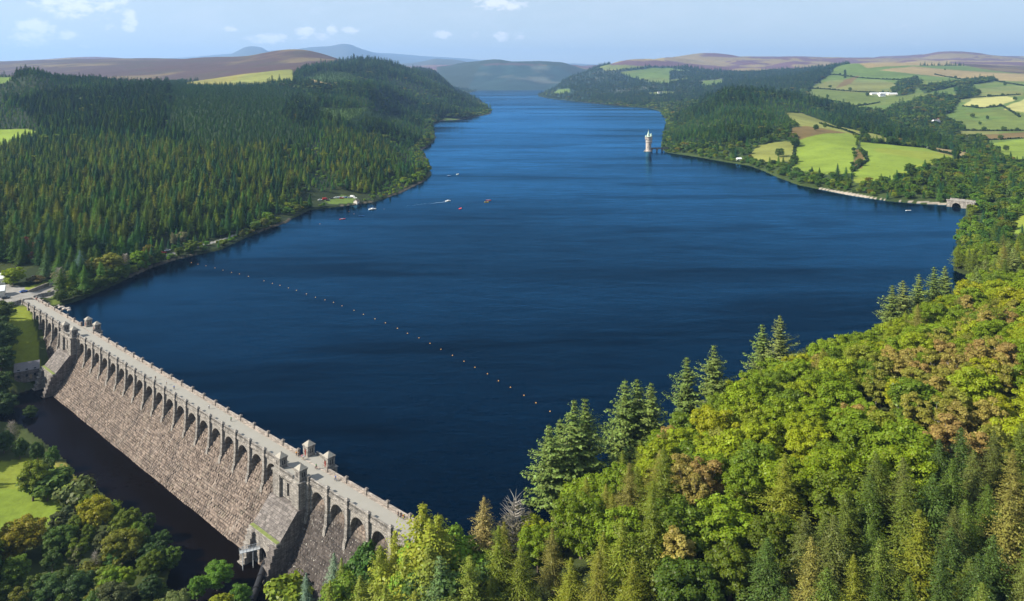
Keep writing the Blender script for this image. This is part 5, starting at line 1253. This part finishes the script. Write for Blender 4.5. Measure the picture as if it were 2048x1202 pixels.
for c_, px, py, v_, lb in LC: ground_car(px, py, random.uniform(-.3,.5), c_, lb, gcp, v_)
sr = 'cars parked on the shore road under the dark spruces'
for c_, px, py, lb in (('silver',313,510,'silver car, leftmost on the shore road'),('dark grey',318,508.5,'dark grey car behind the silver one on the shore road'),('red',326,507,'red car on the shore road under the dark spruces'),('silver',335,504.5,'pale car, farthest along the shore road')):
    ground_car(px, py, .8, c_, lb, sr)
ground_car(48,586,.9,'blue','blue and white car parked at the dam end junction','vehicles at the dam end'); ground_car(70,557,.5,'dark grey','dark car behind the round bush at the dam end','vehicles at the dam end')
ground_car(12,600,.4,'dark grey','dark car beside the pale building at the dam end','vehicles at the dam end')
# low walls at the dam end
def wallseg(pts, h, th, mat, name, label, z=5.0):
    q = MB()
    for (x0, y0), (x1, y1) in zip(pts[:-1], pts[1:]):
        d = Vector((x1-x0, y1-y0)); n_ = Vector((-d.y, d.x)).normalized()*th/2
        q.prism([(x0-n_.x, y0-n_.y), (x1-n_.x, y1-n_.y), (x1+n_.x, y1+n_.y), (x0+n_.x, y0+n_.y)], z-1.5, z+h, 'z')
    return tag(q.build(name, mat), label, 'wall')
wallseg([sea(56,584,5), sea(74,577,5), sea(97,568,5)], 1.0, .6, M_PARA, 'stone_wall', 'low pinkish stone wall between road and lawn at the dam end')
wallseg([dam(-3,.3), sea(82,590,5), sea(100,587,5), sea(108,584,5)], 1.0, .5, M_ASH, 'stone_wall', 'curved grey wall from the dam parapet toward the shore road')
wallseg([dam(-3,7), sea(42,603,5), sea(30,606,5), sea(14,611,5)], 1.1, .5, M_ASH, 'stone_wall', 'grey stone wall above the sloping lawn at the dam end')

# ---------------------------------------------------------------- people
def skin_mesh(pts, edges, rad, root=0):
    me = bpy.data.meshes.new('person'); me.from_pydata(pts, edges, []); o = bpy.data.objects.new('tmp', me); col.objects.link(o)
    o.modifiers.new('skin', 'SKIN'); 
    for i, r_ in enumerate(rad): v = me.skin_vertices[0].data[i]; v.radius = (r_, r_*.8 if i < 3 else r_); v.use_root = (i == root)
    s = o.modifiers.new('sub', 'SUBSURF'); s.levels = s.render_levels = 1
    dg = bpy.context.evaluated_depsgraph_get(); dg.update(); m2 = bpy.data.meshes.new_from_object(o.evaluated_get(dg)); bpy.data.objects.remove(o); m2.shade_smooth(); return m2
SHIRTS = {c: simple('shirt_'+c, v, .9, .08) for c, v in {'white': (.75,.75,.75), 'orange': (.8,.35,.04), 'pink': (.7,.2,.3), 'blue': (.08,.2,.6), 'black': (.02,.02,.025), 'red': (.5,.03,.03), 'green': (.05,.3,.1)}.items()}
TROU = {'dark': simple('trousers_dark', (.03,.035,.05), .9, .1), 'pale': simple('trousers_pale', (.4,.36,.28), .9, .1)}
def people_meshes(stride):
    hip = (0,0,.95); ch = (0,0,1.32); nk = (0,0,1.5); hd = (0,.02,1.66)
    s = stride
    pts = [hip, ch, nk, hd, (-.2,0,1.42), (-.27,-.1*s,1.15), (-.26,.12*s,.92), (.2,0,1.42), (.27,.1*s,1.15), (.26,-.05*s,.93), (-.1,0,.9), (-.11,.16*s,.5), (-.11,.1*s-.02,.07), (-.11,.1*s+.16,.04), (.1,0,.9), (.11,-.05*s,.5), (.11,-.26*s,.09), (.11,-.26*s+.15,.04)]
    ed = [(0,1),(1,2),(2,3),(1,4),(4,5),(5,6),(1,7),(7,8),(8,9),(0,10),(10,11),(11,12),(12,13),(0,14),(14,15),(15,16),(16,17)]
    body = skin_mesh(pts, ed, [.13,.14,.06,.105,.055,.045,.035,.055,.045,.035,.09,.06,.045,.035,.09,.06,.045,.035])
    sh = skin_mesh([hip, (0,0,1.15), (0,0,1.36), (-.2,0,1.42), (-.26,-.09*s,1.2), (.2,0,1.42), (.26,.09*s,1.2)], [(0,1),(1,2),(2,3),(3,4),(2,5),(5,6)], [.165,.17,.165,.085,.07,.085,.07])
    tr = skin_mesh([(0,0,.97), (-.1,0,.88), (-.11,.16*s,.5), (-.11,.1*s-.02,.12), (.1,0,.88), (.11,-.05*s,.5), (.11,-.26*s,.13)], [(0,1),(1,2),(2,3),(0,4),(4,5),(5,6)], [.16,.115,.085,.065,.115,.085,.065])
    ha = skin_mesh([(0,-.02,1.69),(0,-.03,1.74)], [(0,1)], [.115,.09])
    return body, sh, tr, ha
PMESH = [people_meshes(.2), people_meshes(1.2)]
def person(x, y, z, rz, shirt, trous, walk, label, grp='people on the dam road', h=1.0):
    b_, s_, t_, h_ = PMESH[int(walk)]
    e = empty('person', (x, y, z), rz, label, 'person', grp); e.scale = (h,h,h)
    for nm, m_, mt_ in (('body', b_, M_SKIN), ('shirt', s_, SHIRTS[shirt]), ('trousers', t_, TROU[trous]), ('hair', h_, M_HAIR)):
        mm = m_.copy(); mm.materials.clear(); mm.materials.append(mt_); link(nm, mm, None, e)
    return e
along = math.atan2(DD.y, DD.x)-math.pi/2
PE = [(311,760,'black','dark',1,'person in black walking the far half of the dam road'),(333,770,'white','pale',1,'person in a white shirt walking alone on the dam road'),(348,779,'blue','dark',1,'person in blue behind the white shirted walker'),
      (610,905,'orange','dark',0,'person in orange standing between the lakeside turrets'),(613,908,'black','dark',0,'person in black beside the orange shirted one'),(613,915,'pink','pale',1,'person in pink stepping onto the road by the turrets'),(617,916,'white','pale',0,'person in white next to the one in pink'),
      (806,1028,'black','dark',0,'leftmost of the trio in black leaning at the lakeside parapet'),(811,1031,'black','dark',0,'middle of the trio in black at the lakeside parapet'),(817,1034,'red','dark',0,'dark red clad person right of the black trio'),
      (79,600,'red','dark',1,'person in red near the far end of the dam'),(86,603,'white','dark',1,'person in white near the far end of the dam'),(98,612,'black','dark',1,'person in black following the pair at the far dam end'),(462,843,'green','dark',1,'person in green walking mid dam'),(418,818,'white','dark',1,'person in white with dark trousers walking mid dam')]
for px, py, sh_, tr_, wk, lb in PE:
    x, y = sea(px, py, 5.0); s_ = (x-DP.x)*DD.x+(y-DP.y)*DD.y; w_ = (x-DP.x)*DN.x+(y-DP.y)*DN.y
    w_ = min(max(w_, -3.0 if abs(s_-NT_S) < 3.4 else 1.3), 5.9); x, y = dam(s_, w_); person(x, y, 5.0, along+(math.pi if random.random() < .5 else 0)+random.uniform(-.3,.3), sh_, tr_, wk, lb)
def bicycle(x, y, z, rz, colour, label):
    e = empty('bicycle', (x, y, z), rz, label, 'bicycle')
    for sx in (-.52, .52):
        q = MB(); R0 = .33
        for i in range(16): a, b_ = 2*math.pi*i/16, 2*math.pi*(i+1)/16; q.tube((sx+R0*math.cos(a),0,R0+R0*math.sin(a)),(sx+R0*math.cos(b_),0,R0+R0*math.sin(b_)),.022,.022,5)
        for i in range(8): a = math.pi*i/8; q.tube((sx+R0*math.cos(a),0,R0+R0*math.sin(a)),(sx-R0*math.cos(a),0,R0-R0*math.sin(a)),.005,.005,3)
        q.build('wheel', M_BLACK, e)
    q = MB()
    for a, b_ in (((-.52,0,.33),(-.1,0,.3)),((-.1,0,.3),(-.22,0,.85)),((-.52,0,.33),(-.2,0,.8)),((-.2,0,.78),(.35,0,.82)),((-.1,0,.3),(.37,0,.74)),((.35,0,.95),(.52,0,.33))): q.tube(a, b_, .022, .022, 5)
    q.build('frame', colour, e); MB().tube((.35,-.27,.98),(.35,.27,.98),.018).build('handlebar', M_BLACK, e); MB().box(-.34,-.1,-.07,.07,.86,.92).build('saddle', M_BLACK, e); return e
for px, py, sh_, m_, lb, lb2 in ((638,936,'green',M_RED,'bicycle ridden along the lakeside kerb by the nearer turrets','cyclist in green just past the nearer lakeside turret'),(679,958,'blue',M_BLUE,'blue bicycle ridden down the middle of the near dam road','cyclist in blue on the near stretch of the dam road')):
    x, y = sea(px, py, 5.0); s_ = (x-DP.x)*DD.x+(y-DP.y)*DD.y; w_ = min(max((x-DP.x)*DN.x+(y-DP.y)*DN.y, 1.8), 5.4); x, y = dam(s_, w_)
    bicycle(x, y, 5.0, math.atan2(DD.y, DD.x), m_, lb); person(x, y, 5.18, along, sh_, 'dark', 1, lb2, h=.97)

# ---------------------------------------------------------------- rocks and driftwood by the far dam end
M_ROCK = simple('rock', (.34,.30,.27), .95, .35, 1.0)
for k in range(7):
    r = np.random.default_rng(300+k); x, y = sea(112+k*4.5+r.normal(), 612+k*1.4-(k%2)*2, .3)
    bm = bmesh.new(); bmesh.ops.create_icosphere(bm, subdivisions=2, radius=.9+.6*r.random())
    for v in bm.verts: v.co *= 1+.25*(r.random()-.5); v.co.z *= .6
    me = bpy.data.meshes.new('boulder'); bm.to_mesh(me); bm.free(); o = link('boulder', me, M_ROCK); o.location = (x, y, .3); tag(o, 'pale boulder at the waterline beside the far end of the dam', 'boulder', 'boulders at the far end of the dam')

# ---------------------------------------------------------------- valley trees below the dam
def vt(kind, px, py, Y, tint, label, var=None, wide=1.0, grp='trees on the river bank below the dam', z=None):
    x = (px-CX)/F*Y; z0 = hz1(x, Y) if z is None else z; zt = CH-(py-HY)*Y/F
    tint = tuple(k*1.75 for k in tint); wide *= 1.15 if 'near end' in grp else 1.0 if (grp.startswith('trees on the river') and py < 960) else 1.4 if kind in ('broadleaf_tree', 'birch_tree') and 'western dam end' not in grp else 1.25 if kind not in ('larch_tree', 'bare_tree') else 1.1
    return plant(kind, x, Y, max(1.5, zt-z0), tint, label, grp, var=var, wide=wide, z=z0, name='riverside_tree' if kind == 'broadleaf_tree' and Y < 300 else 'lakeside_tree' if kind == 'broadleaf_tree' else None)
GD = (.055,.085,.010); GM = (.045,.075,.014); GOLD = (.13,.125,.008); GB = (.085,.13,.010); GG = (.05,.068,.03); GK = (.028,.05,.014)
vt('broadleaf_tree',66,916,262,(.095,.12,.012),'round olive green tree standing alone in the bright meadow',4,1.0)
vt('broadleaf_tree',190,990,243,GOLD,'tree with a golden yellow top on the river bank',3,.95)
vt('broadleaf_tree',45,1030,232,(.115,.10,.010),'broad golden brown tree at the picture corner below the meadow',1,1.05)
vt('birch_tree',130,1010,247,GG,'grey green wispy tree behind the golden topped one',0)
vt('broadleaf_tree',120,1050,233,GM,'dull green tree left of the golden topped tree',5,.9); vt('birch_tree',150,1085,226,(.07,.075,.03),'greyish tree with thin twigs in the bank thicket',1)
vt('bare_tree',190,1100,224,(.08,.085,.03),'half bare grey tree in the bank thicket',0); vt('broadleaf_tree',245,1020,240,(.065,.085,.010),'narrow olive tree on the right of the golden one',2,.8)
vt('broadleaf_tree',232,1090,226,(.05,.10,.022),'fresh green rounded tree in the middle of the thicket',0,.85); vt('broadleaf_tree',275,1045,234,GD,'dark green tree by the pool edge',6,.85)
vt('broadleaf_tree',318,1060,233,GK,'very dark tree at the tip of the wooded bank',3,.95); vt('broadleaf_tree',340,1090,228,(.05,.082,.013),'dark green tree at the water end of the thicket',1,.8); vt('broadleaf_tree',300,1090,226,GK,'dark tree between the two at the pool edge',5,.9)
vt('broadleaf_tree',225,1135,214,GB,'bright green tree with twin rounded heads, left head',2,.8); vt('broadleaf_tree',252,1130,216,(.10,.135,.010),'bright green tree with twin rounded heads, right head',4,.75)
vt('broadleaf_tree',160,1140,212,GK,'dark tree low in the thicket left of the bright twin heads',0,.9); vt('broadleaf_tree',100,1150,211,(.04,.07,.02),'bluish green tree at the bottom edge',5,.9); vt('broadleaf_tree',30,1110,216,GD,'dark green tree under the golden brown one at the corner',3,.9)
vt('broadleaf_tree',190,1180,205,GM,'mid green tree at the very bottom edge of the thicket',6,.9); vt('broadleaf_tree',300,1150,214,(.025,.045,.013),'blackish tree at the foot of the thicket',4,.9); vt('broadleaf_tree',60,1180,205,(.03,.055,.012),'dark tree in the bottom corner',1,.9)
vt('broadleaf_tree',435,1123,219,(.06,.115,.012),'lush green tree across the pool, largest of its pair',6,1.0,z=-19.3); vt('broadleaf_tree',395,1150,214,(.055,.105,.012),'lush green tree left of the largest across the pool',3,.8,z=-19.3); vt('broadleaf_tree',480,1165,211,(.05,.095,.012),'green tree right of the largest across the pool',2,.8,z=-19.3)
vt('broadleaf_tree',350,1180,207,(.08,.10,.03),'pale grey green tree at the bottom edge by the pool',5,.8,z=-19.5); vt('bush',440,1195,207,(.12,.13,.01),'yellow green bush at the bottom edge by the pipe',0,z=-19.4)
vt('bare_tree',22,840,300,(.07,.075,.04),'grey leafless looking tree on the left bank',1); vt('broadleaf_tree',105,890,285,(.045,.085,.016),'dark rounded shrubby tree at the water edge',4,.8); vt('broadleaf_tree',75,880,290,(.035,.06,.014),'dark shrubby tree behind the rounded one',0,.8)
vt('broadleaf_tree',40,872,292,(.04,.065,.016),'dark tree left of the shrubby pair',2,.8); vt('broadleaf_tree',8,860,296,(.035,.06,.016),'dark tree at the picture edge above the meadow',5,.9); vt('broadleaf_tree',95,910,274,(.05,.075,.02),'low dark bush like tree beside the meadow',1,.7)
vt('bush',122,940,268,(.05,.08,.02),'dark bush on the meadow edge by the water',0); vt('bush',150,968,256,(.06,.075,.02),'bush on the brown grass at the bank corner',1); vt('bush',95,950,262,(.05,.08,.015),'low bush right of the round meadow tree',0,1.4)
GW = 'trees beside the sloping lawn below the dam end'
for i, (px, py, Y, tn_, k, lb) in enumerate([(-4,598,392,(.045,.06,.016),'broadleaf_tree','dark olive tree left of the sloping lawn, highest'),(-22,622,380,(.03,.05,.014),'broadleaf_tree','very dark tree at the picture edge left of the lawn'),(-2,640,372,(.035,.055,.016),'broadleaf_tree','very dark tree in the middle of the lawn edge'),
      (-16,665,362,(.028,.048,.014),'spruce_tree','blackish spruce at the picture edge left of the lawn'),(2,690,358,(.03,.05,.014),'broadleaf_tree','dark tree throwing its shade on the lawn'),(-14,735,347,(.03,.05,.014),'broadleaf_tree','dark tree left of the valve house'),(6,785,334,(.026,.045,.014),'broadleaf_tree','blackish tree in front of the valve house'),(60,810,332,(.03,.05,.012),'broadleaf_tree','dark tree on the stream bank under the valve house'),(5,800,336,(.026,.045,.014),'broadleaf_tree','blackish tree at the picture edge above the pool')]):
    vt(k, px, py, Y, tn_, lb, grp=GW, wide=1.0)
# trees at the dam's western end and along the near waterline
GE = 'trees by the road at the western dam end'
for kind, px, py, Y, tn_, lb, wd in [('broadleaf_tree',26,530,450,(.12,.155,.010),'bright yellow green tree beside the dam end junction',1.15),('spruce_tree',92,498,462,(.035,.065,.02),'thin straggly green conifer by the junction',.8),('spruce_tree',160,500,470,(.05,.085,.075),'blue grey spruce by the shore',.95),
     ('broadleaf_tree',188,512,478,(.12,.12,.022),'soft yellow green willow like tree, left of two',1.25),('broadleaf_tree',222,502,486,(.115,.12,.02),'soft yellow green willow like tree, right of two',1.25),('broadleaf_tree',208,530,474,(.09,.11,.02),'low yellow green tree in front of the two soft ones',1.1),
     ('broadleaf_tree',275,498,507,(.10,.16,.012),'small bright green tree by the shore road',.9),('bare_tree',250,505,498,(.07,.06,.04),'thin brown half bare tree between soft and bright trees',1.0),('bare_tree',118,532,450,(.09,.08,.05),'grey twiggy tree right of the junction',1.1),
     ('birch_tree',142,535,452,(.08,.095,.02),'olive feathery tree on the shore below the blue spruce',1.1),('broadleaf_tree',165,552,452,(.06,.085,.018),'dark olive tree at the waterline below the blue spruce',.9),('broadleaf_tree',250,530,490,(.05,.075,.016),'dark green waterline tree below the small bright one',1.0),('broadleaf_tree',235,545,478,(.055,.08,.014),'dark low waterline tree',.9),
     ('birch_tree',50,470,500,(.11,.035,.022),'left copper red tree among the dark conifers',1.2),('birch_tree',76,478,495,(.12,.04,.025),'right copper red tree among the dark conifers',1.2),('birch_tree',62,500,486,(.09,.035,.022),'lower copper red tree among the dark conifers',1.1),
     ('birch_tree',362,460,560,(.10,.10,.05),'tall pale leaved tree on the shore past the red car',1.25),('birch_tree',346,463,556,(.10,.10,.05),'slim pale leaved tree beside the red car',.6),('broadleaf_tree',425,452,600,(.07,.125,.012),'bright green tree on the dark shore bend',1.2),('broadleaf_tree',440,425,640,(.04,.07,.014),'tall dark broadleaf behind the bright one on the shore bend',1.3),
     ('broadleaf_tree',410,470,590,(.035,.065,.013),'dark green tree left of the bright one on the shore bend',1.2),('bush',100,588,441,(.10,.12,.015),'light green shrub at the lawn by the dam end',1.2),('bush',73,552,455,(.06,.05,.02),'round brown green bush in the junction lawn',1.6),('broadleaf_tree',110,575,446,(.06,.09,.016),'small olive tree at the first shore bend',.8),
     ('broadleaf_tree',748,355,880,(.06,.115,.014),'large light green tree beside the car park',1.5),('broadleaf_tree',710,372,900,(.06,.09,.014),'slim green tree left of the large light one',1.0),
     ('larch_tree',185,432,540,(.10,.13,.016),'light green lop sided conifer standing before the dark wood',.8)]:
    vt(kind, px, py, Y, tn_, lb, wide=wd, grp=GE if Y < 520 else 'single trees along the western shore')
# small trees on the ground right of the nearer gate tower
for kind, px, py, Y, tn_, lb, wd in [('spruce_tree',668,1105,208,(.07,.10,.06),'blue grey young conifer against the dam wall',.85),('spruce_tree',612,1145,206,(.06,.095,.06),'blue grey conifer below the dark masonry',.8),('larch_tree',683,1115,204,(.10,.125,.015),'thin yellow green larch beside the blue grey conifer',.7),
     ('broadleaf_tree',728,1090,205,(.035,.07,.012),'compact dark green tree against the dam wall',.8),('larch_tree',790,1060,200,(.14,.15,.012),'bright yellow larch before the last dam arches, left',1.0),('larch_tree',846,1008,192,(.14,.15,.014),'tallest bright yellow larch hiding the dam end',1.25),('larch_tree',876,1030,190,(.125,.14,.014),'second tall bright larch hiding the dam end',1.25),('larch_tree',860,1045,187,(.13,.145,.014),'bright larch between and below the two tallest at the dam end',1.3),('broadleaf_tree',893,1052,192,(.08,.13,.012),'rounded green tree covering the very end of the dam road',.9),
     ('larch_tree',760,1090,197,(.12,.14,.015),'lower yellow larch in front of the dam wall',1.0),('broadleaf_tree',700,1140,198,(.08,.12,.012),'fresh green tree under the dam wall',.9),('larch_tree',720,1150,190,(.11,.13,.016),'yellow larch at the bottom edge',.9),('larch_tree',660,1160,194,(.10,.12,.015),'small yellow larch at the bottom edge by the lawn',.8),
     ('larch_tree',810,1110,186,(.12,.135,.016),'broad yellow larch low in front of the dam end',1.1),('larch_tree',860,1090,182,(.10,.12,.018),'green gold larch below the tall pair',1.1),('larch_tree',770,1170,180,(.11,.13,.016),'golden larch at the bottom edge of the picture',1.1),('broadleaf_tree',900,1060,190,(.085,.14,.012),'bright green tree where the dam meets the hillside',.9),
     ('broadleaf_tree',905,1100,182,(.045,.075,.016),'darker green tree below the bright one at the dam end',1.0),('pine_tree',880,1110,178,(.045,.07,.022),'dark bushy pine in front of the dam end',1.0),('larch_tree',968,993,197,(.15,.12,.04),'straw coloured ragged larch at the water edge',.9),('bare_tree',1030,984,200,(.09,.08,.05),'bare grey twiggy tree at the water edge',.9),
     ('bush',565,1160,212,(.10,.13,.012),'small yellow green shrub on the lawn by the dam foot',1.0),('larch_tree',940,1110,176,(.10,.12,.016),'green gold larch at the bottom near the dam end',1.1),('larch_tree',830,1180,172,(.11,.12,.016),'gold larch low at the bottom edge',1.1),('birch_tree',900,1185,170,(.07,.09,.018),'feathery olive tree at the bottom edge',1.1)]:
    vt(kind, px, py, Y, tn_, lb, wide=wd, grp='trees around the near end of the dam')
# trees standing in the eastern fields
gf_ = 'field trees east of the lake'
FT = [(1715,314,330,'dark round tree alone between the two bright fields'),(1722,292,306,'dark tree at the corner where the bright fields meet'),(1707,294,303,'slim tree at the corner of the bright fields'),(1735,262,282,'dark tree on the hedge above the right bright field'),(1650,240,256,'bushy tree on the strip behind the left bright field'),
      (1632,243,262,'tree beside the brown bracken patch'),(1820,318,352,'tall tree between the right bright field and the bay'),(1895,312,345,'pointed dark tree right of the bright fields'),(1640,160,168,'tree on the pale pasture above the knoll'),(1700,172,182,'hedgerow tree on the upper pasture'),
      (1660,168,176,'hedgerow tree low on the upper pasture'),(1735,182,194,'dark tree left of the farm'),(1890,135,141,'small tree on the skyline pasture'),(1980,150,158,'tree on the upper right pasture'),(1930,168,178,'bushy tree on the upper right hedge line'),(2010,163,172,'tree on the far right hedge line'),
      (1955,175,186,'tree above the pale stubble field'),(1897,190,202,'dark tree left of the stubble field'),(2030,190,202,'tree at the end of the stubble field'),(1945,222,236,'bush like tree on the green slope'),(1975,228,240,'second bush like tree on the green slope'),(1960,240,250,'third bush like tree low on the green slope'),
      (2012,285,303,'spreading dark tree on the lower right field'),(1996,288,303,'darker tree beside the spreading one on the lower right field'),(1925,245,262,'dark tree behind the white cottage'),(1900,246,264,'dark rounded tree right of the white cottage'),(1560,290,314,'small tree on the rough olive pasture'),(1655,186,196,'dark tree under the upper pasture')]
for i, (px, t_, b_, lb) in enumerate(FT):
    p = at(px, b_); H = min(24, max(7, (b_-t_)*p.y/F*.8)); tn_ = T_BRO[i % 3]*random.uniform(.8,1.1)
    plant('broadleaf_tree', p.x, p.y, H, tn_, lb, gf_, wide=random.uniform(1.0,1.35), z=p.z-.4, name='field_tree')
# hedges between the fields
def hedge(pts, label, h=2.4, th=2.6, step=None):
    P_ = [at(*p) for p in pts]; r = np.random.default_rng(len(pts)*7+int(pts[0][0])); C = []
    for a, b_ in zip(P_[:-1], P_[1:]):
        n = max(2, int((b_-a).length/ (step or max(1.2, a.y*.0012)) * 5)); t_ = r.random(n)
        x = a.x+(b_.x-a.x)*t_+r.normal(size=n)*th*.35; y = a.y+(b_.y-a.y)*t_+r.normal(size=n)*th*.35; z = hz(x, y)+r.random(n)*h*(.7+.6*r.random(n)); C.append(np.stack([x,y,z],1))
    C = np.concatenate(C); V, Q = cards(C, r.normal(size=C.shape)+[0,-.4,.8], max(.9, P_[0].y*.0011), r); me = np_mesh('hedge', V, Q); o = link('hedge', me, M_LEAF); o['tint'] = [.022,.042,.012]
    return tag(o, label, 'hedge', 'hedges between the eastern fields')
HG = [([(1640,247),(1700,265),(1760,287),(1850,296),(1925,318)],'long hedge along the top of the bright fields'),([(1592,284),(1588,310),(1590,330)],'short hedge between olive pasture and left bright field'),([(1722,300),(1735,322),(1705,345)],'hedge bend between the two bright fields'),([(1625,178),(1700,183),(1790,187)],'hedge along the bottom of the upper pasture'),
      ([(1640,150),(1720,156),(1840,162)],'hedge across the upper pasture'),([(1840,180),(1900,176),(1990,160)],'dark hedge climbing the right pasture'),([(1925,213),(1960,217),(2005,213),(2040,236)],'hedge under the stubble field'),([(1900,202),(1945,196),(2040,190)],'hedge above the stubble field'),([(1985,160),(2048,172)],'far right upper hedge'),
      ([(1885,252),(1935,262),(2048,262)],'hedge under the green slope by the cottage'),([(1970,281),(2048,277)],'hedge above the lower right field'),([(1870,150),(1930,160),(1985,158)],'faint hedge on the high pasture'),([(1690,141),(1690,156)],'short vertical hedge on the high pasture'),([(1760,205),(1700,212),(1640,205)],'hedge below the farm fields')]
for pts, lb in HG: hedge(pts, lb)
# farm track
tk = [at(2000,214), at(2010,220), at(2048,240), at(2100,262)]

hn = 0
for pts, lb in HG:
    P_ = [at(*p) for p in pts]
    for a, b_ in zip(P_[:-1], P_[1:]):
        for k in range(random.randint(1, 3)):
            t_ = random.random(); x = a.x+(b_.x-a.x)*t_; y = a.y+(b_.y-a.y)*t_
            plant('broadleaf_tree', x, y, random.uniform(8, 15), T_BRO[random.randrange(3)]*random.uniform(.7, 1.1), f'small dark hedgerow tree on the {lb}'.replace('on the faint', 'on the faint'), 'hedgerow trees of the eastern fields', name='hedgerow_tree', wide=random.uniform(1.1, 1.5), z=hz1(x, y)-.4); hn += 1

shp = [(128,606),(160,594),(200,577),(235,563),(262,551),(300,532),(330,522),(365,512),(400,504),(450,492),(500,468),(545,452)]
for k in range(46):
    i = random.random()*(len(shp)-1); a, b_ = shp[int(i)], shp[int(i)+1]; f_ = i-int(i)
    x, y = sea(a[0]+(b_[0]-a[0])*f_, a[1]+(b_[1]-a[1])*f_, 1.0); x += random.uniform(-3, .5); y += random.uniform(0, 4)
    if in_lake[gidx(np.array([x]), np.array([y]))][0]: continue
    big_ = random.random() < .35
    plant('broadleaf_tree' if big_ else 'bush', x, y, random.uniform(6, 9.5) if big_ else random.uniform(2.5, 4.5), pick_tint([(.07,.115,.014),(.095,.135,.016),(.055,.09,.016),(.11,.12,.03)]), f"{'young leafy tree' if big_ else 'low shrub'} at the waterline {'between the dam end and the soft yellow trees' if a[0] < 230 else 'below the cars on the shore road' if a[0] < 390 else 'on the dark shore bend'}", 'shrubs and young trees on the western waterline', wide=random.uniform(1.1, 1.6), name='lakeside_tree' if big_ else None)
